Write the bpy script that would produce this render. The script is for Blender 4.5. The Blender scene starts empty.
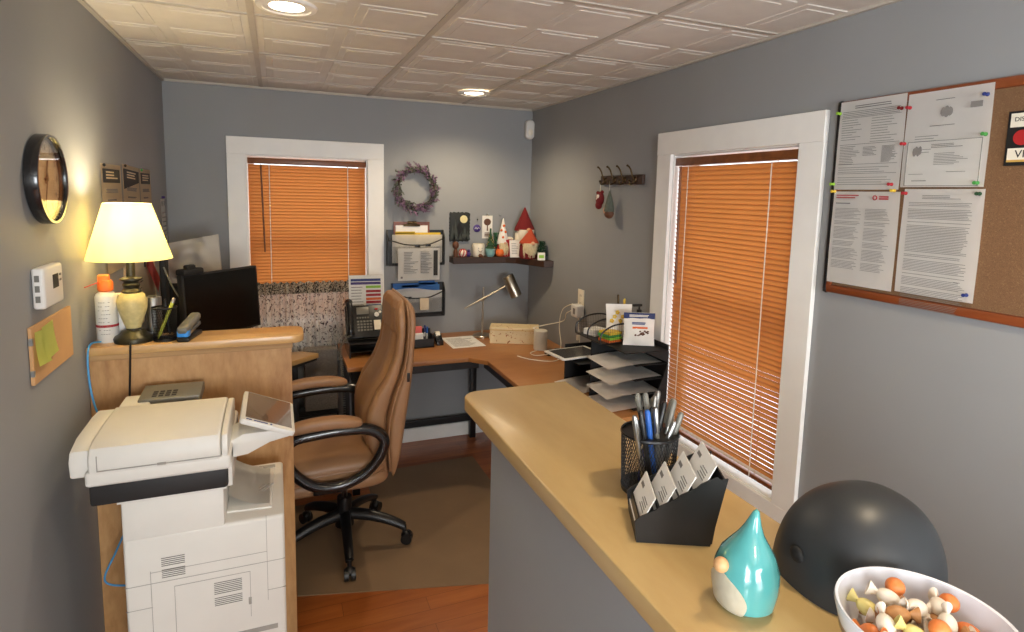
import bpy, bmesh, math, random
from mathutils import Matrix, Vector
PI = math.pi
random.seed(7)
S = bpy.context.scene
COL = S.collection

# ------------------------------------------------------------------ camera
yaw, pitch, roll = .3887, .1175, .0243
fwd = Vector((math.sin(yaw)*math.cos(pitch), math.cos(yaw)*math.cos(pitch), -math.sin(pitch)))
r0 = Vector((math.cos(yaw), -math.sin(yaw), 0)); u0 = r0.cross(fwd)
rt = r0*math.cos(roll)+u0*math.sin(roll); up = u0*math.cos(roll)-r0*math.sin(roll)
cd = bpy.data.cameras.new('camera'); cam = bpy.data.objects.new('camera', cd); COL.objects.link(cam)
m = Matrix.Identity(4)
for i in range(3):
    m[i][0] = rt[i]; m[i][1] = up[i]; m[i][2] = -fwd[i]
m[2][3] = 1.69
cam.matrix_world = m
cd.sensor_width = 36; cd.sensor_fit = 'HORIZONTAL'; cd.lens = 588.8/1024*36
cd.shift_x = -4.06/1024; cd.shift_y = -51.9/1024; cd.clip_start = .02
S.camera = cam

# ------------------------------------------------------------------ world, daylight, added fill, exposure
S.view_settings.view_transform = 'Standard'
try: S.view_settings.look = 'None'
except Exception: pass
S.view_settings.gamma = 1; S.view_settings.use_curve_mapping = False
S.view_settings.exposure = 0.55
w = bpy.data.worlds.new('sky'); S.world = w; w.use_nodes = True
bg = w.node_tree.nodes['Background']; bg.inputs[0].default_value = (.80, .90, 1, 1); bg.inputs[1].default_value = 2.0

def area(name, loc, direction, sx, sy, power, col):
    l = bpy.data.lights.new(name, 'AREA'); l.shape = 'RECTANGLE'; l.size = sx; l.size_y = sy
    l.energy = power; l.color = col
    o = bpy.data.objects.new(name, l); COL.objects.link(o); o.location = loc
    o.rotation_euler = Vector(direction).to_track_quat('-Z', 'Y').to_euler()
    return o
area('daylight_back', (.19, 4.5, 1.6), (0, -1, -.1), 1.0, 1.2, 9, (1, .97, .93))
area('daylight_right', (2.4, 1.87, 1.5), (-1, 0, -.05), 1.0, 1.6, 9, (1, .97, .93))
area('added_fill_left', (-.95, -1.0, 1.5), (1, .25, -.08), 1.1, 1.1, 75, (.96, .98, 1))  # added fill lamp, brightens the cork board papers, cards and bowl
area('daylight_front', (.55, -2.75, 1.6), (0, 1, -.08), 1.5, 1.5, 110, (.95, .98, 1))

# ------------------------------------------------------------------ constants of the room
XL, XR, YB, YF, ZC = -.564, 1.664, 3.824, -2.3, 2.268

# ------------------------------------------------------------------ materials
def lin(c):
    return tuple(((v/255)/12.92 if v/255 <= .04045 else ((v/255+.055)/1.055)**2.4) for v in c)+(1,)
def newmat(name):
    M = bpy.data.materials.new(name); M.use_nodes = True
    nt = M.node_tree; return M, nt, nt.nodes['Principled BSDF']
def mix(nt, a, b, fac):
    n = nt.nodes.new('ShaderNodeMix'); n.data_type = 'RGBA'
    for i, v in ((6, a), (7, b)):
        if isinstance(v, tuple): n.inputs[i].default_value = v
        else: nt.links.new(v, n.inputs[i])
    if isinstance(fac, float): n.inputs[0].default_value = fac
    else: nt.links.new(fac, n.inputs[0])
    return n.outputs[2]
def coords(nt, sc=(1, 1, 1), rot=(0, 0, 0)):
    t = nt.nodes.new('ShaderNodeTexCoord'); mp = nt.nodes.new('ShaderNodeMapping')
    mp.inputs['Scale'].default_value = sc; mp.inputs['Rotation'].default_value = rot
    nt.links.new(t.outputs['Object'], mp.inputs['Vector']); return mp.outputs[0]
def noise(nt, vec, scale, detail=3, dist=0., rough=.5):
    n = nt.nodes.new('ShaderNodeTexNoise'); n.inputs['Scale'].default_value = scale
    n.inputs['Detail'].default_value = detail; n.inputs['Distortion'].default_value = dist; n.inputs['Roughness'].default_value = rough
    nt.links.new(vec, n.inputs['Vector']); return n.outputs[0]
def ramp(nt, fac, stops):
    n = nt.nodes.new('ShaderNodeValToRGB'); cr = n.color_ramp
    while len(cr.elements) < len(stops): cr.elements.new(.5)
    for e, (p, c) in zip(cr.elements, stops): e.position = p; e.color = c
    nt.links.new(fac, n.inputs[0]); return n.outputs[0]
def bump(nt, b, h, strength=.3, dist=.002):
    n = nt.nodes.new('ShaderNodeBump'); n.inputs['Strength'].default_value = strength; n.inputs['Distance'].default_value = dist
    nt.links.new(h, n.inputs['Height']); nt.links.new(n.outputs[0], b.inputs['Normal'])
def mat(name, c, rough=.5, metal=0., var=.08, scale=12, bmp=0., bscale=60, coat=0., spec=.5, emit=None, es=0.):
    M, nt, b = newmat(name)
    c = lin(c); v = coords(nt)
    n = noise(nt, v, scale, 3)
    lo = tuple(x*(1-var) for x in c[:3])+(1,); hi = tuple(min(1, x*(1+var)) for x in c[:3])+(1,)
    nt.links.new(ramp(nt, n, [(.3, lo), (.7, hi)]), b.inputs['Base Color'])
    b.inputs['Roughness'].default_value = rough; b.inputs['Metallic'].default_value = metal
    b.inputs['Coat Weight'].default_value = coat; b.inputs['Specular IOR Level'].default_value = spec
    if bmp: bump(nt, b, noise(nt, v, bscale, 4), bmp)
    if emit: b.inputs['Emission Color'].default_value = lin(emit); b.inputs['Emission Strength'].default_value = es
    return M
def wood(name, c1, c2, c3, axis=0, scale=6, rough=.45, stretch=.12, coat=0., planks=0):
    M, nt, b = newmat(name)
    sc = [1, 1, 1]; sc[axis] = stretch
    v = coords(nt, tuple(sc))
    n1 = noise(nt, v, scale, 5, 1.2, .55); n2 = noise(nt, v, scale*9, 4, .3, .6)
    col = ramp(nt, n1, [(.3, lin(c1)), (.5, lin(c2)), (.72, lin(c3))])
    col = mix(nt, col, ramp(nt, n2, [(.35, lin(c1)), (.65, lin(c3))]), .22)
    if planks:
        br = nt.nodes.new('ShaderNodeTexBrick'); br.inputs['Scale'].default_value = 1
        br.inputs['Brick Width'].default_value = .9; br.inputs['Row Height'].default_value = planks
        br.inputs['Mortar Size'].default_value = .0012; br.offset = .37
        br.inputs['Color1'].default_value = (.85, .82, .8, 1); br.inputs['Color2'].default_value = (1.08, 1.05, 1.02, 1)
        br.inputs['Mortar'].default_value = (.45, .4, .38, 1)
        nt.links.new(coords(nt), br.inputs['Vector'])
        mm = nt.nodes.new('ShaderNodeMix'); mm.data_type = 'RGBA'; mm.blend_type = 'MULTIPLY'; mm.inputs[0].default_value = 1
        nt.links.new(col, mm.inputs[6]); nt.links.new(br.outputs[0], mm.inputs[7]); col = mm.outputs[2]
    nt.links.new(col, b.inputs['Base Color'])
    b.inputs['Roughness'].default_value = rough; b.inputs['Coat Weight'].default_value = coat
    b.inputs['Coat Roughness'].default_value = .25
    bump(nt, b, n2, .08, .001)
    return M
def speckle(name, base, spots, scale, thr=.56, rough=.9, dist=1.5, trans=0.):
    M, nt, b = newmat(name); v = coords(nt)
    n = noise(nt, v, scale, 4, dist, .6)
    cols = [(thr-.03, lin(base)), (thr, lin(spots[0]))]
    if len(spots) > 1: cols.append((thr+.1, lin(spots[1])))
    nt.links.new(ramp(nt, n, cols), b.inputs['Base Color']); b.inputs['Roughness'].default_value = rough
    if trans:
        t = nt.nodes.new('ShaderNodeBsdfTranslucent'); nt.links.new(b.inputs['Base Color'].links[0].from_socket, t.inputs[0])
        mx = nt.nodes.new('ShaderNodeMixShader'); mx.inputs[0].default_value = trans; out = nt.nodes['Material Output']
        nt.links.new(b.outputs[0], mx.inputs[1]); nt.links.new(t.outputs[0], mx.inputs[2]); nt.links.new(mx.outputs[0], out.inputs[0])
    return M
def sheer(name, c, alpha, rough=.7):           # woven wire mesh / thin see-through sheet
    M, nt, b = newmat(name); b.inputs['Base Color'].default_value = lin(c); b.inputs['Roughness'].default_value = rough
    v = coords(nt); ck = []
    for ax in range(3):
        sx = nt.nodes.new('ShaderNodeSeparateXYZ'); nt.links.new(v, sx.inputs[0])
    b.inputs['Alpha'].default_value = alpha
    return M
def glassy(name, tint=(1, 1, 1)):
    M = bpy.data.materials.new(name); M.use_nodes = True; nt = M.node_tree; nt.nodes.clear()
    o = nt.nodes.new('ShaderNodeOutputMaterial'); t = nt.nodes.new('ShaderNodeBsdfTransparent'); g = nt.nodes.new('ShaderNodeBsdfGlossy')
    g.inputs['Roughness'].default_value = .02; t.inputs[0].default_value = tint+(1,)
    f0 = nt.nodes.new('ShaderNodeLayerWeight'); f0.inputs[0].default_value = .2
    f = nt.nodes.new('ShaderNodeMath'); f.operation = 'MULTIPLY'; f.inputs[1].default_value = .5; nt.links.new(f0.outputs[0], f.inputs[0])
    mx = nt.nodes.new('ShaderNodeMixShader'); nt.links.new(f.outputs[0], mx.inputs[0]); nt.links.new(t.outputs[0], mx.inputs[1]); nt.links.new(g.outputs[0], mx.inputs[2])
    nt.links.new(mx.outputs[0], o.inputs[0]); return M
def translucent(name, c, tc, f=.5, var=.1, gloss=.0):
    M = bpy.data.materials.new(name); M.use_nodes = True; nt = M.node_tree; nt.nodes.clear()
    o = nt.nodes.new('ShaderNodeOutputMaterial'); d = nt.nodes.new('ShaderNodeBsdfPrincipled'); t = nt.nodes.new('ShaderNodeBsdfTranslucent')
    v = coords(nt, (.3, .3, 1)); n = noise(nt, v, 30, 3)
    c = lin(c)
    nt.links.new(ramp(nt, n, [(.3, tuple(x*(1-var) for x in c[:3])+(1,)), (.7, c)]), d.inputs['Base Color'])
    d.inputs['Roughness'].default_value = .5
    t.inputs[0].default_value = lin(tc)
    mx = nt.nodes.new('ShaderNodeMixShader'); mx.inputs[0].default_value = f
    nt.links.new(d.outputs[0], mx.inputs[1]); nt.links.new(t.outputs[0], mx.inputs[2]); nt.links.new(mx.outputs[0], o.inputs[0]); return M

MT = dict(
    wall=mat('grey wall paint', (144, 146, 147), .62, var=.03, scale=3, bmp=.05, bscale=180),
    ceil=mat('ceiling tile', (216, 211, 202), .8, var=.04, bmp=.12, bscale=160),
    grid=mat('ceiling grid', (188, 180, 168), .5, var=.03),
    trim=mat('white trim paint', (238, 237, 232), .4, var=.02),
    birch=wood('birch plywood', (176, 132, 78), (196, 152, 94), (212, 172, 116), 0, 3, .35, .35, .3),
    counter=wood('maple counter', (180, 148, 96), (192, 162, 108), (204, 176, 122), 1, 3.2, .33, .3, .35),
    ply=wood('plywood panel', (146, 98, 54), (184, 138, 86), (208, 166, 114), 2, 6, .5, .3),
    plyedge=wood('plywood edge', (150, 110, 66), (190, 150, 98), (204, 168, 118), 0, 12, .6, .05),
    desk=wood('desk laminate', (156, 100, 52), (172, 114, 62), (186, 130, 74), 0, 4, .4, .2, .2),
    floor=wood('orange floorboards', (138, 70, 26), (172, 96, 40), (196, 120, 58), 0, 5, .35, .12, .4, planks=.083),
    darkwood=wood('dark stained wood', (38, 22, 14), (56, 34, 22), (74, 46, 30), 0, 9, .5),
    boardframe=wood('cherry frame', (98, 44, 18), (124, 60, 26), (142, 74, 34), 1, 8, .35, .1, .3),
    cork=speckle('cork', (118, 86, 58), [(92, 64, 40), (132, 100, 68)], 260, .5, .95),
    mat=mat('chair mat', (134, 108, 80), .5, var=.08, scale=5, bmp=.1, bscale=200),
    leather=mat('tan leather', (158, 120, 86), .42, var=.1, scale=6, bmp=.25, bscale=120, spec=.5),
    black=mat('black plastic', (18, 18, 19), .38, var=.1),
    blackgloss=mat('glossy black', (22, 23, 25), .22, var=.05, coat=.4),
    blackmatte=mat('matte black', (12, 12, 13), .7, var=.1),
    dome=mat('charcoal plastic', (44, 47, 50), .42, var=.03),
    white=mat('white plastic', (222, 220, 214), .42, var=.02),
    prn=mat('printer ivory', (224, 221, 213), .45, var=.02, bmp=.03, bscale=400),
    prngap=mat('printer seam grey', (158, 154, 146), .6),
    vent=mat('vent slots', (104, 100, 94), .7), prnband=mat('printer dark band', (34, 33, 33), .6),
    screen=mat('unlit screen', (96, 84, 74), .15, var=.03, coat=.6),
    screenblk=mat('black screen', (6, 6, 7), .2, var=.05),
    greybox=mat('grey plastic', (116, 114, 106), .4, metal=.2),
    slat=translucent('orange blind slat', (186, 114, 58), (216, 142, 72), .17),
    headrail=wood('blind headrail wood', (92, 50, 22), (118, 66, 30), (136, 80, 38), 0, 10, .4),
    cord_holelight=mat('blind cord and hole light', (240, 232, 220), .8),  # cord colour, its white also stands in for light through the holes
    curtain=speckle('floral curtain print', (252, 248, 243), [(118, 104, 104), (84, 70, 78)], 36, .585, .9, 2.0, .42),
    curtaintop=speckle('floral curtain heading', (222, 214, 196), [(86, 84, 72), (56, 54, 48)], 55, .51, .9, 2.2, .2),
    glass=glassy('window glass'),
    paper=mat('white paper', (243, 241, 236), .8, var=.02),
    paperw=mat('warm paper', (214, 196, 168), .8, var=.03),
    ink=mat('grey print', (128, 124, 120), .8),
    inkdark=mat('dark print', (48, 46, 46), .8),
    inkred=mat('red print', (170, 40, 48), .8),
    manila=mat('manila card', (196, 152, 104), .8, var=.05),
    sticky=mat('lime sticky note', (226, 232, 128), .8, var=.04),
    pink=mat('pink note', (236, 118, 112), .8),
    orange=mat('orange', (222, 106, 40), .6), green=mat('green', (70, 150, 70), .6), lime=mat('lime', (150, 200, 60), .6), limeyel=mat('yellow green', (190, 196, 70), .5), skyblue=mat('bright blue', (50, 140, 220), .4),
    yellow=mat('yellow', (226, 190, 60), .6), red=mat('red', (170, 30, 32), .55), darkred=mat('dark red felt', (110, 18, 22), .9, bmp=.3, bscale=200),
    feltorange=mat('rust felt', (168, 66, 36), .9, bmp=.3, bscale=200),
    blue=mat('blue', (40, 96, 180), .5), navy=mat('navy', (34, 52, 120), .5), cyan=mat('cyan cable', (70, 150, 205), .5),
    purple=mat('purple', (70, 50, 120), .5), lav=mat('lavender petals', (134, 106, 130), .9, var=.25, scale=60),
    leafg=mat('grey green leaves', (88, 92, 80), .9, var=.25, scale=60), twig=mat('twigs', (70, 50, 40), .9),
    plant=mat('dark green foliage', (36, 72, 44), .8, var=.25, scale=90),
    teal=mat('teal glaze', (80, 158, 158), .14, var=.1, scale=14, coat=.8),
    cream=mat('cream glaze', (236, 228, 208), .4, var=.05), tan=mat('tan nose', (206, 160, 112), .4),
    beard=mat('cream beard wool', (214, 196, 156), .95, var=.15, scale=120, bmp=.8, bscale=300),
    skin=mat('dough nose', (214, 162, 128), .6),
    nickel=mat('brushed nickel', (176, 166, 150), .3, metal=1.), steel=mat('steel', (170, 170, 168), .3, metal=1.),
    brass=mat('antique brass', (84, 68, 46), .4, metal=.9),
    bronze=mat('lamp bronze', (52, 48, 34), .35, metal=.5, var=.25, scale=40), urn=mat('lamp urn cream', (206, 190, 132), .5, var=.14, scale=60),
    wirem=mat('black wire mesh', (20, 20, 21), .5),
    bag=translucent('white plastic bag', (196, 192, 184), (210, 204, 196), .3),
    clear=glassy('clear plastic', (.95, .95, .95)),
    clockface=mat('clock face', (222, 204, 166), .6), cardg=mat('greeting white', (232, 228, 220), .7),
    bluefold=mat('blue folder', (36, 96, 164), .6), moon=mat('moon yellow', (228, 216, 160), .6), plaque=mat('plaque', (30, 34, 32), .6),
    forest=mat('plaque forest', (58, 64, 60), .7),
    candyw=mat('white candy', (232, 222, 206), .4), candyo=mat('orange candy', (216, 122, 60), .45, bmp=.3, bscale=300), candyy=mat('yellow candy', (220, 206, 130), .4),
    candyp=mat('pink candy', (216, 140, 150), .4), brown=mat('brown', (96, 58, 36), .6), caramel=mat('caramel', (186, 134, 84), .45), bowl=mat('bowl enamel', (222, 224, 232), .25, var=.02, coat=.3),
    bowlout=mat('bowl tan outside', (150, 122, 92), .4), wool=mat('grey speckled box', (120, 112, 104), .9),
    speck=speckle('grey speckled card', (150, 142, 134), [(88, 82, 78), (110, 104, 98)], 300, .5),
    boxp=speckle('floral box print', (228, 206, 160), [(186, 112, 68), (120, 104, 70)], 34, .64, .6),
    yarn=mat('white twine', (214, 206, 190), .95, bmp=.9, bscale=160),
    lampglass=mat('lit diffuser', (255, 240, 214), .5, emit=(255, 228, 190), es=9.),
    disc=mat('DISCOVER cream', (228, 222, 204), .6), gold=mat('gold strip', (200, 160, 80), .5),
)
def shade_mat():
    M = bpy.data.materials.new('lamp shade'); M.use_nodes = True; nt = M.node_tree; nt.nodes.clear()
    o = nt.nodes.new('ShaderNodeOutputMaterial'); d = nt.nodes.new('ShaderNodeBsdfDiffuse'); t = nt.nodes.new('ShaderNodeBsdfTranslucent')
    d.inputs[0].default_value = lin((240, 232, 196)); t.inputs[0].default_value = lin((246, 238, 196))
    mx = nt.nodes.new('ShaderNodeMixShader'); mx.inputs[0].default_value = .6
    nt.links.new(d.outputs[0], mx.inputs[1]); nt.links.new(t.outputs[0], mx.inputs[2]); nt.links.new(mx.outputs[0], o.inputs[0]); return M
MT['shade'] = shade_mat()

# ------------------------------------------------------------------ geometry helpers
def F(o, ux=(1, 0, 0), uy=(0, 1, 0)):
    ux = Vector(ux).normalized(); uy = Vector(uy); n = ux.cross(uy).normalized(); uy = n.cross(ux)
    M = Matrix.Identity(4)
    for i in range(3): M[i][0] = ux[i]; M[i][1] = uy[i]; M[i][2] = n[i]; M[i][3] = o[i]
    return M
def FL(y, z, x=XL): return F((x, y, z), (0, 1, 0), (0, 0, 1))      # on the left wall, +z out of it
def FR(y, z, x=XR): return F((x, y, z), (0, -1, 0), (0, 0, 1))     # on the right wall
def FB(x, z, y=YB): return F((x, y, z), (1, 0, 0), (0, 0, 1))      # on the back wall
def RZ(o, a): return Matrix.Translation(o) @ Matrix.Rotation(a, 4, 'Z')
class G:
    def __init__(s, M=None): s.bm = bmesh.new(); s.M = M or Matrix.Identity(4)
    def _add(s, t, M=None):
        me = bpy.data.meshes.new('t'); t.to_mesh(me); t.free()
        me.transform(s.M @ (M or Matrix.Identity(4))); s.bm.from_mesh(me); bpy.data.meshes.remove(me)
        return s
    def box(s, x0, x1, y0, y1, z0, z1, bev=0, M=None, seg=2):
        t = bmesh.new(); bmesh.ops.create_cube(t, size=1)
        for v in t.verts: v.co = Vector(((x0+x1)/2+v.co.x*(x1-x0), (y0+y1)/2+v.co.y*(y1-y0), (z0+z1)/2+v.co.z*(z1-z0)))
        if bev: bmesh.ops.bevel(t, geom=t.edges[:], offset=bev, segments=seg, affect='EDGES', profile=.5)
        return s._add(t, M)
    def cyl(s, p0, p1, r0, r1=None, n=20, caps=True, M=None):
        r1 = r0 if r1 is None else r1
        p0 = Vector(p0); p1 = Vector(p1); d = p1-p0
        t = bmesh.new(); bmesh.ops.create_cone(t, cap_ends=caps, segments=n, radius1=r0, radius2=r1, depth=d.length)
        q = Matrix.Translation((p0+p1)/2) @ d.to_track_quat('Z', 'Y').to_matrix().to_4x4()
        return s._add(t, (M or Matrix.Identity(4)) @ q)
    def ell(s, c, r, n=20, M=None):
        t = bmesh.new(); bmesh.ops.create_uvsphere(t, u_segments=n, v_segments=max(6, n*2//3), radius=1)
        r = (r, r, r) if not isinstance(r, (tuple, list)) else r
        for v in t.verts: v.co = Vector((c[0]+v.co.x*r[0], c[1]+v.co.y*r[1], c[2]+v.co.z*r[2]))
        return s._add(t, M)
    def lathe(s, prof, n=28, M=None, sx=1, sy=1, f=None):
        t = bmesh.new(); rings = []
        for r, z in prof:
            ring = []
            for i in range(n):
                a = 2*PI*i/n; co = Vector((r*math.cos(a)*sx, r*math.sin(a)*sy, z))
                if f: co = f(co)
                ring.append(t.verts.new(co))
            rings.append(ring)
        for a, b in zip(rings, rings[1:]):
            for i in range(n): t.faces.new((a[i], a[(i+1) % n], b[(i+1) % n], b[i]))
        if prof[0][0] > 1e-5: t.faces.new(rings[0][::-1])
        if prof[-1][0] > 1e-5: t.faces.new(rings[-1])
        bmesh.ops.remove_doubles(t, verts=t.verts[:], dist=1e-6)
        return s._add(t, M)
    def prism(s, pts, z0, z1, M=None, bev=0, seg=2):
        t = bmesh.new(); vs = [t.verts.new((p[0], p[1], z0)) for p in pts]; f = t.faces.new(vs)
        r = bmesh.ops.extrude_face_region(t, geom=[f])
        for v in r['geom']:
            if isinstance(v, bmesh.types.BMVert): v.co.z = z1
        bmesh.ops.recalc_face_normals(t, faces=t.faces[:])
        if bev:
            e = [e for e in t.edges if abs(e.verts[0].co.z-e.verts[1].co.z) < 1e-7]
            bmesh.ops.bevel(t, geom=e, offset=bev, segments=seg, affect='EDGES', profile=.5)
        return s._add(t, M)
    def tube(s, pts, r, n=8, M=None, smooth=True, closed=False, sub=6, flat=1.):
        P = [Vector(p) for p in pts]
        if smooth and len(P) > 2:
            Q = []; N = len(P); rng = range(N if closed else N-1)
            for i in rng:
                g = (lambda k: P[k % N]) if closed else (lambda k: P[max(0, min(N-1, k))])
                a, b, c, d = g(i-1), g(i), g(i+1), g(i+2)
                for j in range(sub):
                    t = j/sub
                    Q.append(.5*((2*b)+(c-a)*t+(2*a-5*b+4*c-d)*t*t+(-a+3*b-3*c+d)*t**3))
            if not closed: Q.append(P[-1])
            P = Q
        t = bmesh.new(); rings = []; N = len(P); prev = None
        for i, p in enumerate(P):
            d = (P[(i+1) % N]-P[i-1]) if closed else (P[min(N-1, i+1)]-P[max(0, i-1)])
            if d.length < 1e-9: d = Vector((0, 0, 1))
            d.normalize()
            if prev is None: a = d.orthogonal().normalized()
            else:
                a = prev-d*prev.dot(d); a.normalize()
            prev = a; b = d.cross(a); rr = r(i/(N-1)) if callable(r) else r
            rings.append([t.verts.new(p+a*rr*math.cos(2*PI*k/n)+b*rr*flat*math.sin(2*PI*k/n)) for k in range(n)])
        pairs = list(zip(rings, rings[1:]))+([(rings[-1], rings[0])] if closed else [])
        for x, y in pairs:
            for k in range(n): t.faces.new((x[k], x[(k+1) % n], y[(k+1) % n], y[k]))
        if not closed: t.faces.new(rings[0][::-1]); t.faces.new(rings[-1])
        return s._add(t, M)
    def surf(s, fn, nu, nv, th=0, M=None):
        t = bmesh.new(); g = [[t.verts.new(fn(i/nu, j/nv)) for j in range(nv+1)] for i in range(nu+1)]
        for i in range(nu):
            for j in range(nv): t.faces.new((g[i][j], g[i+1][j], g[i+1][j+1], g[i][j+1]))
        if th: bmesh.ops.solidify(t, geom=t.faces[:], thickness=th)
        return s._add(t, M)
    def lines(s, x0, x1, y0, y1, n, th=.0012, z=.0004, seed=0, ragged=.25):
        rd = random.Random(seed)
        for i in range(n):
            y = y1-(y1-y0)*(i+.5)/n; e = x1-(x1-x0)*rd.random()*ragged
            s.box(x0, e, y-th/2, y+th/2, z*.3, z)
        return s
def obj(name, g, m, parent=None, smooth=True, label=None):
    me = bpy.data.meshes.new(name); bm = g.bm
    bmesh.ops.recalc_face_normals(bm, faces=bm.faces[:]) if len(bm.faces) < 30000 else None
    if parent is not None:
        Mi = WM[parent.name].inverted(); bmesh.ops.transform(bm, matrix=Mi, verts=bm.verts)
        o = bpy.data.objects.new(name, me); COL.objects.link(o); o.parent = parent; WM[o.name] = WM[parent.name].copy()
    else:
        c = sum((v.co for v in bm.verts), Vector())/max(1, len(bm.verts))
        c.z = min(v.co.z for v in bm.verts)
        bmesh.ops.translate(bm, vec=-c, verts=bm.verts)
        o = bpy.data.objects.new(name, me); COL.objects.link(o); o.location = c; WM[o.name] = Matrix.Translation(c)
    bm.to_mesh(me); bm.free()
    for p in me.polygons: p.use_smooth = smooth
    if smooth: me.set_sharp_from_angle(angle=math.radians(38))
    me.materials.append(MT[m] if isinstance(m, str) else m)
    if label: o['label'] = label
    return o
WM = {}
def thing(name, label, cat, loc, group=None):
    o = bpy.data.objects.new(name, None); COL.objects.link(o); o.location = loc; o.empty_display_size = .05
    o['label'] = label; o['category'] = cat
    if group: o['group'] = group
    WM[o.name] = Matrix.Translation(loc); return o
def one(name, g, m, label, cat, group=None, smooth=True):
    o = obj(name, g, m, None, smooth); o['label'] = label; o['category'] = cat
    if group: o['group'] = group
    return o
def struct(name, g, m, parent=None, smooth=False):
    o = obj(name, g, m, parent, smooth)
    if parent is None: o['kind'] = 'structure'
    return o
def text_into(g, body, size, x, y, z=.0006, align='CENTER', M=None, ext=.0002):
    c = bpy.data.curves.new('t', 'FONT'); c.body = body; c.size = size; c.align_x = align; c.align_y = 'CENTER'; c.extrude = ext
    c.resolution_u = 3
    o = bpy.data.objects.new('t', c); COL.objects.link(o); bpy.context.view_layer.update()
    me = bpy.data.meshes.new_from_object(o.evaluated_get(bpy.context.evaluated_depsgraph_get()))
    bpy.data.objects.remove(o); bpy.data.curves.remove(c)
    me.transform(g.M @ (M or Matrix.Identity(4)) @ Matrix.Translation((x, y, z))); g.bm.from_mesh(me); bpy.data.meshes.remove(me)
    return g
def rrect(x0, x1, y0, y1, r, n=6):
    p = []
    for cx, cy, a in ((x1-r, y1-r, 0), (x0+r, y1-r, 90), (x0+r, y0+r, 180), (x1-r, y0+r, 270)):
        for k in range(n+1):
            t = math.radians(a+90*k/n); p.append((cx+r*math.cos(t), cy+r*math.sin(t)))
    return p
#@@SETTING
# ================================================================== THE SETTING
T = .14
g = G(); g.box(XL-T, XR+T, YF-T, YB+T, -.06, 0); struct('floor', g, 'floor')
ly0, ly1, lz0, lz1 = -1.6, -.5, .85, 1.95  # opening for the added left window, out of view
g = G()
g.box(XL-T, XL, YF-T, ly0, 0, ZC+.1); g.box(XL-T, XL, ly1, YB+T, 0, ZC+.1); g.box(XL-T, XL, ly0, ly1, 0, lz0); g.box(XL-T, XL, ly0, ly1, lz1, ZC+.1)
struct('wall_left', g, 'wall')
# right wall with the opening of window 2
wy0, wy1, wz0, wz1 = 1.52, 2.222, .60, 1.885
g = G()
g.box(XR, XR+T, YF-T, wy0, 0, ZC+.1); g.box(XR, XR+T, wy1, YB+T, 0, ZC+.1)
g.box(XR, XR+T, wy0, wy1, 0, wz0); g.box(XR, XR+T, wy0, wy1, wz1, ZC+.1)
struct('wall_right', g, 'wall')
bx0, bx1, bz0, bz1 = -.155, .540, .86, 1.885
g = G()
g.box(XL, bx0, YB, YB+T, 0, ZC+.1); g.box(bx1, XR, YB, YB+T, 0, ZC+.1)
g.box(bx0, bx1, YB, YB+T, 0, bz0); g.box(bx0, bx1, YB, YB+T, bz1, ZC+.1)
struct('wall_back', g, 'wall')
fx0, fx1, fz0, fz1 = -.1, 1.2, .85, 2.0
g = G()
g.box(XL, fx0, YF-T, YF, 0, ZC+.1); g.box(fx1, XR, YF-T, YF, 0, ZC+.1)
g.box(fx0, fx1, YF-T, YF, 0, fz0); g.box(fx0, fx1, YF-T, YF, fz1, ZC+.1)
struct('wall_front', g, 'wall')
# ceiling: embossed drop-in tiles in a grid
gx = [-.063+.61*k for k in range(-1, 4)]; gy = [3.491-.61*k for k in range(-1, 11)]
g = G(); g.box(XL-T, XR+T, YF-T, YB+T, ZC+.008, ZC+.09)
for i in range(len(gx)-1+1):
    xa = gx[i]; xb = xa+.61
    for yb in gy:
        ya = yb-.61
        for sx in (0, 1):
            for sy in (0, 1):
                x0 = xa+.035+sx*.29; x1 = x0+.25; y0 = ya+.035+sy*.29; y1 = y0+.25
                X0, X1, Y0, Y1 = max(x0, XL+.004), min(x1, XR-.004), max(y0, YF+.004), min(y1, YB-.004)
                if X1-X0 > .03 and Y1-Y0 > .03:
                    g.box(X0, X1, Y0, Y1, ZC+.0055, ZC+.012, .0018, seg=1)
                    if X1-X0 > .12 and Y1-Y0 > .12: g.box(X0+.03, X1-.03, Y0+.03, Y1-.03, ZC+.0035, ZC+.0085, .0015, seg=1)
struct('ceiling', g, 'ceil')
g = G()
for x in gx:
    if XL < x < XR: g.box(x-.011, x+.011, YF, YB, ZC+.003, ZC+.01)
for y in gy:
    if YF < y < YB: g.box(XL, XR, y-.008, y+.008, ZC+.004, ZC+.01)
g.box(XL, XL+.014, YF, YB, ZC-.004, ZC+.01); g.box(XR-.014, XR, YF, YB, ZC-.004, ZC+.01)
g.box(XL, XR, YB-.014, YB, ZC-.004, ZC+.01)
struct('trim_1', g, 'grid')
g = G(); g.box(XL, XR, YB-.014, YB, 0, .095, .003); struct('baseboard_back', g, 'trim')
g = G(); g.box(XR-.014, XR, YF, YB-.014, 0, .095, .003); struct('baseboard_right', g, 'trim')
g = G(); g.box(XL, XL+.014, YF, YB-.014, 0, .095, .003); struct('baseboard_left', g, 'trim')

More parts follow.
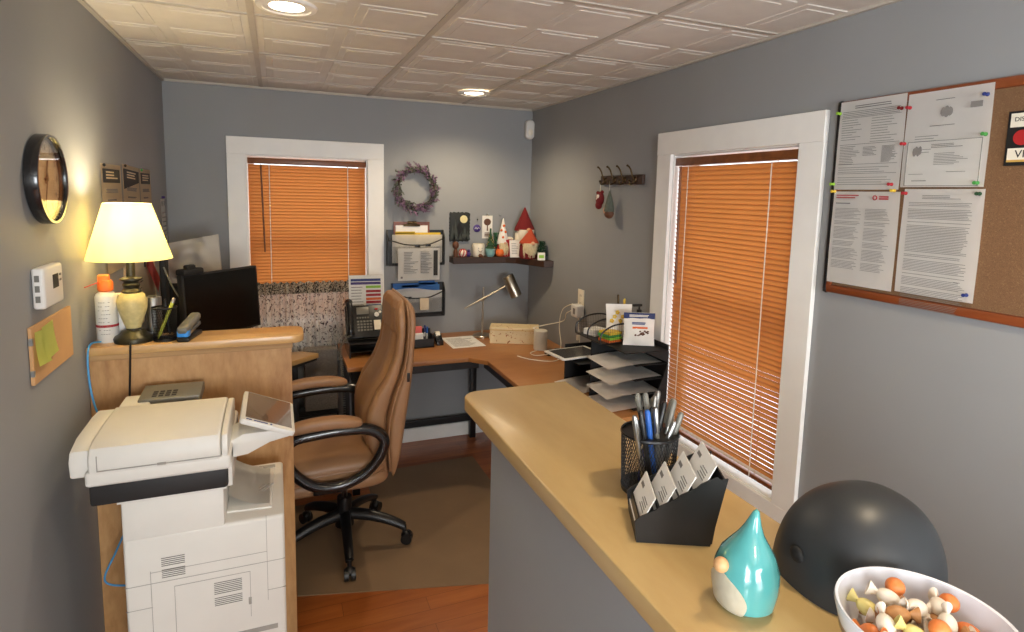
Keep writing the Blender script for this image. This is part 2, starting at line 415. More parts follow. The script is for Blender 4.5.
def window(name, M, w, h, cw, sill=True):
    """opening w x h, origin bottom-left of the opening on the wall face, +z towards the room"""
    g = G(M)
    g.box(-cw, 0, 0, h, 0, .018, .002); g.box(w, w+cw, 0, h, 0, .018, .002)
    g.box(-cw, w+cw, h, h+cw, 0, .020, .002); g.box(-cw, w+cw, -cw, 0, 0, .018, .002)
    root = struct(name, g, 'trim')
    g = G(M); t = .006
    g.box(0, t, 0, h, -T, .0); g.box(w-t, w, 0, h, -T, .0); g.box(t, w-t, h-t, h, -T, 0); g.box(t, w-t, 0, t, -T, .004)
    obj('jamb', g, 'trim', root, False)
    g = G(M); f = .035
    for (a, b, z) in ((t, h/2+.02, -.10), (h/2-.02, h-t, -.125)):
        g.box(t, t+f, a, b, z-.012, z+.012); g.box(w-t-f, w-t, a, b, z-.012, z+.012)
        g.box(t+f, w-t-f, a, a+f, z-.012, z+.012); g.box(t+f, w-t-f, b-f, b, z-.012, z+.012)
    obj('sash', g, 'trim', root, False)
    g = G(M); g.box(t+f, w-t-f, t+f, h/2-.015, -.1015, -.0985); g.box(t+f, w-t-f, h/2+.015, h-t-f, -.1265, -.1235)
    obj('pane', g, 'glass', root, False)
    return root
window('window_1', FB(bx0, bz0), bx1-bx0, bz1-bz0, .10)
window('window_2', FR(wy1, wz0), wy1-wy0, wz1-wz0, .10)
window('added_fill_window', FL(ly0, lz0), ly1-ly0, lz1-lz0, .09)  # made-up window behind the camera, lets fill light reach the right wall
window('window_3', F((fx1, YF, fz0), (-1, 0, 0), (0, 0, 1)), fx1-fx0, fz1-fz0, .09)

def blind(M, w, z0, z1, label, tilt, rails=(.18, .83), wand=.08, pitch=.0195):
    """hangs from z1 to z0 in the opening; local x along the width, y up, z towards the room"""
    o = M @ Vector((w/2, z1, -.03)); M = M @ Matrix.Translation((0, 0, .026))
    t = thing('window_blind', label, 'window blind', o)
    g = G(M); g.box(.008, w-.008, z1-.036, z1-.002, -.075, -.03, .003); obj('headrail', g, 'headrail', t)
    g = G(M); y = z1-.052; k = 0; sw = .0125
    a = tilt
    while y > z0+.03:
        ja = a+random.uniform(-.05, .05)
        Mm = Matrix.Translation((0, y, -.052)) @ Matrix.Rotation(ja, 4, 'X')
        def fn(u, v, Mm=Mm): return Mm @ Vector((.011+u*(w-.022), 0.0028*math.sin(v*PI), (v-.5)*2*sw))
        g.surf(fn, 1, 3); y -= pitch
    obj('slats', g, 'slat', t)
    g = G(M); g.box(.011, w-.011, z0+.004, z0+.020, -.063, -.040, .003); obj('bottom_rail', g, 'headrail', t)
    for f in rails:
        g = G(M)
        for dz in (-.0675, -.037):
            g.box(f*w-.0022, f*w+.0022, z0+.01, z1-.03, dz-.0006, dz+.0006)
        obj('ladder_cord_hole_light', g, 'cord_holelight', t)  # cords widened and white to imitate light through the route holes
    g = G(M); g.cyl((wand, z1-.04, -.028), (wand+.012, z1-.56, -.026), .0052, n=10); obj('tilt_wand', g, 'headrail', t)
    return t
blind(FB(bx0, 0), bx1-bx0, bz0+.02, bz1-.014, 'orange slatted blind in the back wall window above the floral curtain', -1.12)
blind(FR(wy1, 0), wy1-wy0, wz0+.02, wz1-.014, 'tall orange slatted blind in the white framed window on the right wall', -1.17, rails=(.13, .80), wand=.05)

# ------------------------------------------------------------------ recessed lamps
def downlight(x, y, label, power):
    t = thing('recessed_light', label, 'ceiling light', (x, y, ZC-.004), 'round recessed ceiling lights')
    g = G(F((x, y, ZC-.001))); g.lathe([(.072, -.004), (.074, -.010), (.090, -.008), (.094, .0), (.072, 0), (.072, -.004)]); obj('trim_ring', g, 'trim', t)
    g = G(F((x, y, ZC))); g.lathe([(0, -.006), (.05, -.0055), (.071, -.003), (.071, 0)]); obj('lens', g, 'lampglass', t)
    l = bpy.data.lights.new('downlight_lamp', 'SPOT'); l.energy = power; l.color = (1, .80, .54); l.spot_size = math.radians(150); l.spot_blend = .7; l.shadow_soft_size = .06
    o = bpy.data.objects.new('downlight_lamp', l); COL.objects.link(o); o.location = (x, y, ZC-.03)
downlight(.047, 2.085, 'round recessed ceiling light at the top edge, nearest the left wall', 14)
downlight(1.074, 3.324, 'small round recessed ceiling light near the far right corner', 22)
downlight(.9, .55, 'added out-of-view recessed light brightening the counter near the camera', 16)  # added lamp out of view, lights the counter and cork board
downlight(.3, -1.1, 'added unseen recessed light brightening the room from behind the camera', 20)  # added lamp out of view, general warm fill
#@@LEFT
# ================================================================== LEFT SIDE
# partition with a birch cap
PY = 2.185
t = thing('partition', 'low plywood partition behind the printer with a birch cap carrying the lamp', 'partition', (-.26, PY+.07, 0))
g = G(); g.box(XL+.001, .042, PY+.012, PY+.13, 0, 1.142, .001); obj('panel', g, 'ply', t, False)
pts = [(XL+.001, PY-.005)]+[(.04+.045*math.cos(a), PY+.04+.045*math.sin(a)) for a in [math.radians(-90+15*k) for k in range(7)]]
pts += [(.04+.045*math.cos(a), PY+.11+.045*math.sin(a)) for a in [math.radians(15*k) for k in range(7)]]+[(XL+.001, PY+.155)]
g = G(); g.prism(pts, 1.148, 1.177, bev=.004); obj('cap', g, 'birch', t)
g = G(); g.box(XL+.001, .046, PY+.004, PY+.135, 1.130, 1.1485, .001); obj('cleat', g, 'plyedge', t, False)

def clock():
    M = FL(1.89, 1.700); t = thing('wall_clock', 'round black rimmed wall clock with a cream face on the left wall', 'clock', M @ Vector((0, 0, .02)))
    R = .116
    g = G(M); g.lathe([(R-.010, .001), (R-.003, .001), (R, .004), (R, .027), (R-.002, .031), (R-.008, .031), (R-.011, .026), (R-.011, .004), (R-.010, .001)], 48)
    obj('rim', g, 'blackgloss', t)
    g = G(M); g.lathe([(0, .003), (R-.0105, .003), (R-.0105, .012), (0, .012)], 40); obj('dial', g, 'clockface', t)
    g = G(M)
    for k in range(12):
        a = PI/2-2*PI*(k+1)/12; text_into(g, str(k+1), .020, .082*math.cos(a), .082*math.sin(a), .0135)
    for k in range(60):
        a = 2*PI*k/60; c, s = math.cos(a), math.sin(a); g.cyl((.096*c, .096*s, .0125), (.101*c, .101*s, .0125), .0007, n=4)
    obj('numerals', g, 'inkdark', t)
    g = G(M); g.box(-.003, .003, -.012, .052, .014, .0155, M=Matrix.Rotation(-.35, 4, 'Z')); obj('hour_hand', g, 'inkdark', t)
    g = G(M); g.box(-.002, .002, -.015, .078, .0165, .018, M=Matrix.Rotation(2.8, 4, 'Z')); g.cyl((0, 0, .012), (0, 0, .0195), .005, n=12); obj('minute_hand', g, 'inkdark', t)
    g = G(M); g.lathe([(0, .029), (R-.011, .026), (R-.011, .0245), (0, .0275)], 40); obj('glass_cover', g, 'clear', t)
clock()
M = FL(1.850, 1.428)
t = thing('thermostat', 'small white wall thermostat with a dark display on the left wall', 'thermostat', M @ Vector((0, 0, .01)))
g = G(M); g.box(-.070, .070, -.052, .052, .001, .028, .007, seg=3); obj('housing', g, 'white', t)
g = G(M); g.box(-.01, .032, -.008, .028, .0275, .0290, .001); obj('display', g, 'inkdark', t)
g = G(M)
for k in range(2): g.box(.040, .052, .006+k*.014, .012+k*.014, .0275, .030, .001)
for k in range(3): g.box(-.0712, -.0695, -.034+k*.026, -.018+k*.026, .008, .018)
obj('button', g, 'greybox', t)
M = FL(1.885, 1.268)
t = thing('cardboard_note_panel', 'square of tan cardboard on the left wall holding lime sticky notes', 'note panel', M @ Vector((0, -.07, .005)))
g = G(M); g.box(-.15, .15, -.072, .072, .001, .009, .001); obj('panel', g, 'manila', t, False)
g = G(M)
for x in (-.150,): g.box(x-.002, x+.004, .028, .046, .002, .0105); g.box(x-.002, x+.004, -.05, -.035, .002, .0105)
obj('clip', g, 'steel', t, False)
for k, (x, y, a, w_) in enumerate(((-.10, .055, -.08, .085), (-.055, .062, .06, .08))):
    Mk = M @ Matrix.Translation((x, y, .0095+.001*k)) @ Matrix.Rotation(a, 4, 'Z')
    g = G(Mk); g.surf(lambda u, v, w_=w_: Vector((-.035+u*w_, -v*.085, .001+.008*v*v)), 4, 6, .0004)
    n = one('sticky_note', g, 'sticky', ['lime sticky note on the cardboard panel, nearer the camera', 'lime sticky note on the cardboard panel, overlapping on the right'][k], 'sticky note', 'lime sticky notes')

# flyers pinned to the left wall
def flyer(y0, y1, z0, z1, label, style, tilt=0.):
    M = FL((y0+y1)/2, z1) @ Matrix.Rotation(tilt, 4, 'Z'); w_ = y1-y0; h = z1-z0
    t = thing('flyer', label, 'flyer', M @ Vector((0, -h, .002)), 'paper flyers on the left wall')
    g = G(M); g.surf(lambda u, v: Vector(((u-.5)*w_, -v*h, .002+.006*v*v)), 2, 6, .0006); obj('sheet', g, 'paperw', t)
    g = G(M)
    if style != 1: g.box(-w_*.42, w_*.42, -.068, -.018, .002, .0035)
    else: g.prism([(-w_*.45, -.018), (w_*.45, -.018), (w_*.45, -.065), (-w_*.45, -.10)], .002, .0038)
    obj('banner', g, 'inkdark', t, False)
    g = G(M)
    g.lines(-w_*.28, w_*.28, -.056, -.024, 3, .005, .0046, style+2, .35)
    obj('banner_text', g, 'paperw', t, False)
    g = G(M); g.lines(-w_*.3, w_*.3, -.105, -.09, 3, .004, .0042, style, .1); g.lines(-w_*.25, w_*.25, -.135, -.128, 2, .003, .0046, style, .2)
    g.lines(-w_*.35, w_*.35, -h+.03, -.16, 7, .003, .0075, style+4)
    obj('print', g, 'ink', t, False)
    g = G(M); g.ell((-w_*.4, -.006, .007), (.006, .006, .005), 10); obj('pin', g, 'black' if style < 2 else 'green', t)
flyer(2.47, 2.76, 1.37, 1.765, 'leftmost of the three flyers above the lamp with a dark rectangular heading', 0)
flyer(2.79, 3.10, 1.37, 1.77, 'middle of the three flyers above the lamp with a dark slanted heading', 1, -.03)
flyer(3.11, 3.36, 1.39, 1.765, 'rightmost of the three flyers above the lamp with a short dark heading', 2)
M = FL(3.66, 1.62)
t = thing('hanging_list', 'narrow white list hung on the left wall near the far corner', 'notice', M @ Vector((0, -.3, .002)))
g = G(M); g.surf(lambda u, v: Vector(((u-.5)*.12, -v*.36, .003+.008*v)), 2, 6, .0008); obj('sheet', g, 'paper', t)
g = G(M); g.box(-.04, -.015, -.035, -.01, .004, .006); g.box(.015, .04, -.035, -.01, .004, .006); g.lines(-.045, .045, -.30, -.06, 10, .003, .014, 3); obj('print', g, 'ink', t, False)
g = G(M); g.cyl((0, .01, 0), (0, .01, .015), .006, n=10); obj('pin', g, 'purple', t)
M = FL(2.88, 1.44)
t = thing('tan_notice_sheet', 'tan sheet on the left wall beneath the lamp shade, behind a pink tag', 'notice', M @ Vector((0, -.32, .002)))
g = G(M); g.box(-.16, .48, -.36, 0, .001, .004); obj('sheet', g, 'paperw', t, False)
g = G(M); g.lines(-.13, .2, -.30, -.16, 5, .004, .0048, 3); g.box(.22, .25, -.12, -.09, .003, .005); g.box(.30, .38, -.11, -.08, .003, .005); obj('print', g, 'inkdark', t, False)
g = G(FL(3.14, 1.355) @ Matrix.Rotation(.75, 4, 'Z')); g.surf(lambda u, v: Vector(((u-.5)*.085, -v*.20, .012+.02*v)), 2, 5, .0006)
g.surf(lambda u, v: Vector((-.035+u*.05, -v*.05, .014)), 2, 2, .0006)
one('pink_tag', g, 'pink', 'pink paper tag hanging just below the lamp shade', 'tag')
# wedge of shelf things: lamp
LX, LY, LZ = -.444, 2.245, 1.177
M = F((LX, LY, LZ))
t = thing('table_lamp', 'lit table lamp with cream urn base and pale cone shade on the partition', 'table lamp', (LX, LY, LZ))
g = G(M); g.lathe([(0, 0), (.056, 0), (.058, .012), (.054, .020), (.040, .027), (.036, .034), (.022, .040), (.020, .048), (0, .048)]); obj('foot', g, 'bronze', t)
g = G(M); g.lathe([(0, .046), (.022, .046), (.024, .052), (.033, .080), (.042, .110), (.044, .135), (.038, .155), (.028, .163), (0, .163)]); obj('urn', g, 'urn', t)
g = G(M); g.lathe([(0, .161), (.026, .161), (.030, .168), (.022, .178), (.026, .190), (.020, .200), (.032, .206), (.032, .211), (.013, .216), (.013, .285), (0, .285)]); obj('neck', g, 'bronze', t)
g = G(M)
g.lathe([(.122, .275), (.067, .455), (.0655, .455), (.1205, .275), (.122, .275)], 48)
obj('lamp_shade', g, 'shade', t)
g = G(M); g.ell((0, 0, .345), (.024, .024, .032), 16); obj('bulb', g, 'lampglass', t)
l = bpy.data.lights.new('table_lamp_bulb', 'POINT'); l.energy = 6.5; l.color = (1, .84, .56); l.shadow_soft_size = .035
o = bpy.data.objects.new('table_lamp_bulb', l); COL.objects.link(o); o.location = (LX, LY, LZ+.40)
g = G(); g.tube([(LX, LY-.055, LZ+.006), (LX+.002, LY-.068, LZ+.002), (LX, LY-.072, LZ-.05), (LX-.008, LY-.075, LZ-.2), (LX-.02, LY-.078, LZ-.42), (LX-.02, LY-.078, LZ-.62)], .0032); obj('power_cord', g, 'black', t)
# compressed air can
M = F((-.520, 2.262, LZ))
t = thing('compressed_air_can', 'white spray duster can with an orange cap beside the lamp', 'spray can', (-.520, 2.262, LZ))
g = G(M); g.lathe([(0, 0), (.029, 0), (.031, .004), (.031, .150), (.027, .160), (.016, .168), (0, .168)]); obj('can', g, 'white', t)
g = G(M); g.lathe([(0, .165), (.016, .165), (.022, .172), (.022, .196), (.018, .203), (0, .203)]); g.box(-.020, .012, -.010, .010, .19, .222, .005); obj('nozzle', g, 'orange', t)
g = G(M); g.cyl((-.012, -.01, .200), (-.046, -.055, .188), .0016, n=6); obj('straw', g, 'red', t)
g = G(M)
for k in range(9):
    for q in range(5):
        a = -2.2+q*.22+.05*(k % 3)
        if (k*7+q*3) % 5: g.cyl((.0312*math.cos(a), .0312*math.sin(a), .03+k*.013), (.0312*math.cos(a+.17), .0312*math.sin(a+.17), .03+k*.013), .0009, n=5)
obj('label_print', g, 'ink', t)
g = G(M); g.lathe([(.0313, .052), (.0316, .052), (.0316, .060), (.0313, .060)], 40); obj('red_stripe', g, 'inkred', t)
g = G(RZ((-.492, 2.292, LZ), .1)); g.box(-.024, .024, -.012, .012, 0, .155, .002)
t = one('white_box', g, 'paper', 'slim upright white and red carton between the spray can and the lamp', 'box', smooth=False)
g = G(RZ((-.492, 2.292, LZ), .1)); g.box(0, .0245, -.0128, -.0118, .10, .150); obj('red_panel', g, 'inkred', t, False)
M = F((-.395, 2.300, LZ)); g = G(M); g.lathe([(0, 0), (.026, 0), (.026, .135), (.024, .138), (0, .138)]); one('metal_canister', g, 'steel', 'silver cylinder canister behind the lamp on the partition', 'canister')

def mesh_wall(g, r0, r1, z0, z1, n=44, rows=16, th=.0006, M=None):
    for k in range(n):
        a = 2*PI*k/n; b = a+.6
        for s in (1, -1):
            P = [(((r0+(r1-r0)*q))*math.cos(a+s*q*.8), ((r0+(r1-r0)*q))*math.sin(a+s*q*.8), z0+(z1-z0)*q) for q in (0, .25, .5, .75, 1)]
            g.tube(P, th, 3, M=M, smooth=False)
def pencil_cup(name, M, r, h, label, dense=44):
    t = thing(name, label, 'pencil cup', M.translation)
    g = G(M); mesh_wall(g, r*.92, r, .004, h-.003, dense); obj('mesh_wall', g, 'wirem', t)
    g = G(M); g.lathe([(r, h-.004), (r+.002, h-.002), (r+.001, h+.001), (r-.001, h), (r, h-.004)], 40); obj('rim', g, 'black', t)
    g = G(M); g.lathe([(0, 0), (r*.93, 0), (r*.95, .008), (r*.92, .008), (r*.9, .003), (0, .003)], 40); obj('base', g, 'black', t)
    return t
pencil_cup('pencil_cup', F((-.352, 2.232, LZ)), .037, .112, 'small black mesh pencil cup beside the lamp')
def pen(p0, p1, r, body, cap, label, capf=.3, cat='pen', group=None, tip=True):
    p0 = Vector(p0); p1 = Vector(p1); d = (p1-p0); L = d.length; q = d.normalized()
    t = thing('pen' if cat == 'pen' else cat.replace(' ', '_'), label, cat, p0, group)
    M = Matrix.Translation(p0) @ q.to_track_quat('Z', 'Y').to_matrix().to_4x4()
    g = G(M); g.lathe([(0, 0), (r*.3, .004), (r, .018), (r, L*(1-capf)), (0, L*(1-capf))], 12); obj('barrel', g, body, t)
    g = G(M); g.lathe([(0, L*(1-capf)), (r*1.12, L*(1-capf)), (r*1.1, L-.004), (r*.7, L), (0, L)], 12)
    if cat == 'pen': g.box(r*.9, r*1.5, -.0016, .0016, L*.72, L*.97, .0005)
    obj('cap' if cat == 'pen' else 'eraser', g, cap, t)
    return t
pen((-.372, 2.218, LZ+.006), (-.322, 2.24, LZ+.140), .0056, 'limeyel', 'steel', 'yellow green pencil leaning in the small mesh cup', .12, 'pencil')
pen((-.340, 2.245, LZ+.006), (-.352, 2.255, LZ+.135), .0036, 'black', 'black', 'black pen standing in the small mesh cup by the lamp')
M = RZ((-.285, 2.225, LZ), PI/2-.22)
t = thing('stapler', 'dark grey stapler with a bright blue nose on the partition cap', 'stapler', M.translation)
g = G(M); g.box(-.045, .085, -.019, .019, 0, .014, .004); obj('base', g, 'black', t)
g = G(M); g.box(-.04, .09, -.015, .015, .02, .034, .004, M=Matrix.Rotation(-.14, 4, 'Y')); obj('magazine', g, 'steel', t)
g = G(M); g.box(-.042, .095, -.017, .017, .034, .060, .009, M=Matrix.Rotation(-.20, 4, 'Y'), seg=3); obj('arm', g, 'greybox', t)
g = G(M); g.box(-.047, -.020, -.0175, .0175, .016, .040, .004); obj('nose', g, 'skyblue', t)
g = G(); g.tube([(-.535, PY+.05, 1.183), (-.552, PY+.0, 1.186), (-.556, PY-.018, 1.14), (-.552, PY-.022, 1.05), (-.535, PY-.03, .97), (-.5, PY-.04, .90), (-.47, PY-.05, .84)], .0032, 8)
one('network_cable', g, 'cyan', 'light blue network cable running down the wall from the partition cap', 'cable')
g = G(); g.tube([(-.45, 2.10, .63), (-.49, 2.08, .54), (-.52, 2.06, .46), (-.46, 2.06, .43), (-.41, 2.08, .43)], .003, 8)
one('network_cable', g, 'cyan', 'loop of blue network cable low behind the printer', 'cable')
g = G(); g.tube([(-.43, 2.12, .70), (-.445, 2.12, .55), (-.43, 2.12, .40), (-.455, 2.12, .2), (-.44, 2.12, .01)], .0035, 8)
one('power_cable', g, 'black', 'dark power cable hanging down the plywood behind the printer', 'cable')

# monitor behind the partition, on the left desk
def leftdesk():
    t = thing('corner_desk', 'left desk behind the partition, its pale corner peeking out above the chair arm', 'desk', (-.25, 3.0, 0))
    g = G(); g.prism([(-.555, 2.36), (-.02, 2.36), (.0, 3.2), (.062, 3.40), (.215, 3.54), (.12, 3.61), (-.555, 3.61)], .712, .742, bev=.004); obj('desktop', g, 'birch', t)
    g = G(); g.prism([(-.54, 2.38), (-.04, 2.38), (-.02, 3.2), (.05, 3.38), (.205, 3.54), (.12, 3.60), (-.54, 3.60)], .700, .7125); obj('frame', g, 'blackmatte', t, False)
    for x, y in ((-.50, 2.42), (-.07, 2.42), (-.50, 3.56), (.08, 3.55)):
        g = G(); g.box(x-.02, x+.02, y-.02, y+.02, 0, .701, .002); obj('leg', g, 'black', t)
leftdesk()
A = Vector((-.350, 2.715, 0)); B = Vector((-.105, 2.99, 0)); dr = (B-A).normalized()
M = F(((A+B)/2+Vector((0, 0, 1.180))), dr, (0, 0, 1)) @ Matrix.Rotation(-.06, 4, 'X')
wd = (B-A).length/2+.02
t = thing('computer_monitor', 'black computer monitor with a blank screen standing behind the partition', 'monitor', (-.23, 2.88, .742))
g = G(M); g.box(-wd, wd, -.135, .150, -.014, .014, .004); obj('housing', g, 'blackmatte', t)
g = G(M); g.box(-wd+.010, wd-.010, -.125, .142, .0135, .0150); obj('screen', g, 'screenblk', t, False)
g = G(M); g.box(-.13, .13, -.09, .09, -.034, -.012, .012); obj('rear_cover', g, 'blackmatte', t)
g = G(); g.cyl((-.26, 2.885, .75), (-.26, 2.885, 1.2), .018); g.box(-.35, -.17, 2.80, 2.96, .742, .754, .005); obj('stand', g, 'black', t)
g = G(M); g.box(-wd+.0, -wd+.1, .148, .175, -.02, .03, .008); g.box(-wd+.03, -wd+.07, .17, .19, -.01, .02, .006); obj('webcam', g, 'blackmatte', t)
# second screen seen nearly edge-on plus plastic bag
M = F((-.475, 3.06, 1.27), (-.1, 1, 0), (0, 0, 1))
t = thing('desktop_display', 'dark display with a curved stand beside the wall, half hidden by the lamp', 'monitor', (-.45, 2.82, .742))
g = G(M); g.box(-.11, .11, -.20, .10, -.012, .012, .006); obj('housing', g, 'blackmatte', t)
g = G(); g.cyl((-.49, 3.06, .75), (-.49, 3.06, 1.15), .016); g.box(-.54, -.43, 2.99, 3.12, .742, .754, .005); obj('stand', g, 'black', t)
g = G(); g.tube([(-.43, 2.76, 1.36), (-.40, 2.75, 1.28), (-.37, 2.77, 1.22), (-.36, 2.72, 1.30)], .0035, 6); obj('cable', g, 'greybox', t)
M = F((-.375, 3.26, 1.22), (1, -.15, 0), (0, 0, 1))
def bagf(u, v):
    x = (u-.5)*.25*(1-.12*v); y = v*(.195+.045*u)
    d = .05*math.sin(u*PI)*math.sin(min(1, v*1.1)*PI*.9)+(.012*math.sin(u*13+v*7+2*math.sin(v*5))+.010*math.sin(v*14+u*9+1.5*math.sin(u*8)))*math.sin(u*PI)
    return x, y, d
g = G(M)
g.surf(lambda u, v: Vector((bagf(u, v)[0], bagf(u, v)[1], .01+bagf(u, v)[2])), 26, 20)
g.surf(lambda u, v: Vector((bagf(u, v)[0], bagf(u, v)[1], -.01-bagf(u, v)[2])), 26, 20)
one('plastic_bag', g, 'bag', 'crumpled translucent white plastic bag rising behind the black monitor', 'plastic bag')
g = G(); g.box(-.50, -.29, 3.19, 3.37, .742, 1.215, .004); one('computer_tower', g, 'blackmatte', 'black computer tower hidden behind the monitor under the white bag', 'computer')

# ------------------------------------------------------------------ printer
def printer():
    t = thing('office_printer', 'large ivory multifunction printer standing in front of the plywood partition', 'printer', (-.2, 1.93, 0))
    y0, y1 = 1.735, 2.10
    g = G()
    g.box(-.395, .004, y0, y1, .30, .755, .010, seg=3)              # main body
    g.box(-.395, -.150, y0+.002, y1-.005, .70, .872, .008)            # riser
    obj('body', g, 'prn', t)
    g = G(); g.box(-.39, .0, y0+.004, y1, .03, .31, .006); obj('paper_cassette_base', g, 'prn', t)
    g = G(); g.prism([(-.150, y0+.06), (-.03, y0+.05), (-.02, y1-.03), (-.150, y1-.03)], .748, .760, bev=.003); obj('output_tray', g, 'prn', t)
    g = G(); g.surf(lambda u, v: Vector((-.145+.11*u, y0+.07+.25*v, .7605+.045*(1-u)**2)), 8, 4, .002); obj('paper_ramp', g, 'white', t)
    g = G()
    for k in range(3): g.cyl((-.080+.012*k, y0+.15, .7625+.0), (-.05+.012*k, y0+.19, .7625), .0022, n=8)
    obj('tray_rib', g, 'prngap', t)
    g = G(); g.box(-.07, -.02, y1-.055, y1-.035, .7595, .7625, .001); obj('tray_mark', g, 'prngap', t)
    g = G()
    g.box(-.395, .003, y0-.0007, y0+.002, .6185, .6200)
    g.box(-.335, -.3338, y0-.0007, y0+.002, .33, .655); g.box(-.045, -.0438, y0-.0007, y0+.002, .50, .76); g.box(-.395, -.333, y0-.0007, y0+.002, .550, .5512)
    g.box(-.335, -.045, y0-.0007, y0+.002, .650, .6512)
    g.box(-.28, -.2788, y0-.0009, y0+.002, .40, .600); g.box(-.28, -.090, y0-.0009, y0+.002, .599, .6002); g.box(-.091, -.0898, y0-.0009, y0+.002, .46, .600); g.box(-.28, -.090, y0-.0009, y0+.002, .399, .4002)
    g.box(-.045, .004, y0-.0009, y0+.002, .53, .5312); g.box(-.395, .004, y0-.0009, y0+.002, .308, .310)
    obj('panel_seam', g, 'prngap', t, False)
    for x0, x1, z0, n in ((-.308, -.252, .664, 5), (-.308, -.252, .630, 5), (-.183, -.112, .550, 7), (-.183, -.112, .515, 5)):
        g = G()
        for k in range(n): g.box(x0, x1, y0-.0010, y0+.003, z0+k*.0055, z0+k*.0055+.0018)
        obj('vent', g, 'vent', t, False)
    g = G(); g.box(-.096, -.088, y0-.004, y0+.004, .500, .520, .001); obj('latch', g, 'prngap', t)
    g = G(); g.box(-.21, -.02, y0-.001, y0+.01, .405, .420, .001); obj('latch', g, 'prngap', t)
    # dark band and scanner
    g = G(); g.box(-.458, -.138, y0-.012, y1-.04, .866, .930, .008); obj('scanner_band', g, 'prnband', t)
    g = G(); g.box(-.40, -.142, y0-.008, y1, .862, .870, .001); obj('band_lip', g, 'prn', t)
    g = G(); g.box(-.462, -.128, y0-.03, y1-.03, .926, .968, .010, seg=3); obj('scanner_bed', g, 'prn', t)
    pr = [(y0-.028, .955), (y0-.034, .98), (y0-.034, 1.005), (y0-.022, 1.026), (y0+.02, 1.036), (y0+.15, 1.040), (y1-.11, 1.038), (y1-.075, 1.026), (y1-.07, .955)]
    Mx = F((-.452, 0, 0), (0, 1, 0), (0, 0, 1))
    g = G(Mx); g.prism(pr, 0, .300, bev=.007, seg=3); obj('document_feeder', g, 'prn', t)
    g = G(Mx); g.prism([(a+(0.004 if a < 1.9 else -.004), b-(.003 if b > 1 else 0)) for a, b in pr], .302, .318, bev=.004, seg=2); obj('feeder_end_cap', g, 'prn', t)
    pr2 = [(y0-.006, .948), (y0-.012, .99), (y0+.0, 1.015), (y0+.06, 1.030), (y0+.2, 1.034), (y1-.10, 1.030), (y1-.1, .948)]
    g = G(F((-.498, 0, 0), (0, 1, 0), (0, 0, 1))); g.prism(pr2, 0, .056, bev=.007, seg=2); obj('feeder_wing', g, 'prn', t)
    g = G(); g.box(-.432, -.150, y0-.0352, y0-.033, .969, .971); g.box(-.30, -.28, y0-.0358, y0-.033, .967, .973)
    g.box(-.4325, -.4305, y0-.0352, y0-.033, .969, 1.010); obj('feeder_seam', g, 'prngap', t, False)
    g = G(); g.box(-.45, -.37, y1-.08, y1+.02, .98, 1.030, .006); obj('feeder_hump', g, 'prn', t)
    # control panel on an arm
    M = F((-.092, 1.735, 1.022), (0, 1, 0), (1, 0, -.33))
    M = F((-.106, 1.765, 1.040), (.9, 0.0, -.37), (0, 1, 0))
    g = G(M); g.prism(rrect(0, .155, 0, .250, .010), -.010, .006, bev=.003); obj('control_panel', g, 'white', t)
    g = G(M); g.box(.012, .145, .022, .240, .0055, .0072); obj('touch_screen', g, 'screen', t, False)
    g = G(M); g.box(.015, .030, .006, .011, .0055, .0075); g.box(.036, .075, .006, .011, .0055, .0075); g.cyl((.085, .009, .006), (.085, .009, .0078), .003, n=10); obj('usb_slot', g, 'navy', t)
    Ma = F((0, 1.80, 0), (1, 0, 0), (0, 0, 1))
    g = G(Ma); g.prism([(-.15, .915), (-.15, .960), (-.10, .985), (.0, .985), (.035, .975), (.03, .962), (-.03, .950), (-.09, .922)], -.13, 0, bev=.004); obj('panel_arm', g, 'prn', t)
    g = G(); g.box(-.15, -.128, y0+.01, y1-.06, .86, .96, .003); obj('inner_duct', g, 'prn', t)
printer()
M = RZ((-.318, 2.10, 1.012), -.02) 
g = G(M); g.box(-.085, .085, -.06, .055, .0, .032, .004, M=Matrix.Rotation(.10, 4, 'X'))
t = one('grey_flat_device', g, 'greybox', 'flat grey device with a printed sticker lying at the back of the printer top', 'device')
g = G(M)
for k in range(4):
    for j in range(3): g.box(-.05+k*.018, -.037+k*.018, -.045+j*.016, -.034+j*.016, .0322, .0328, M=Matrix.Rotation(.10, 4, 'X'))
obj('sticker_print', g, 'inkdark', t, False)
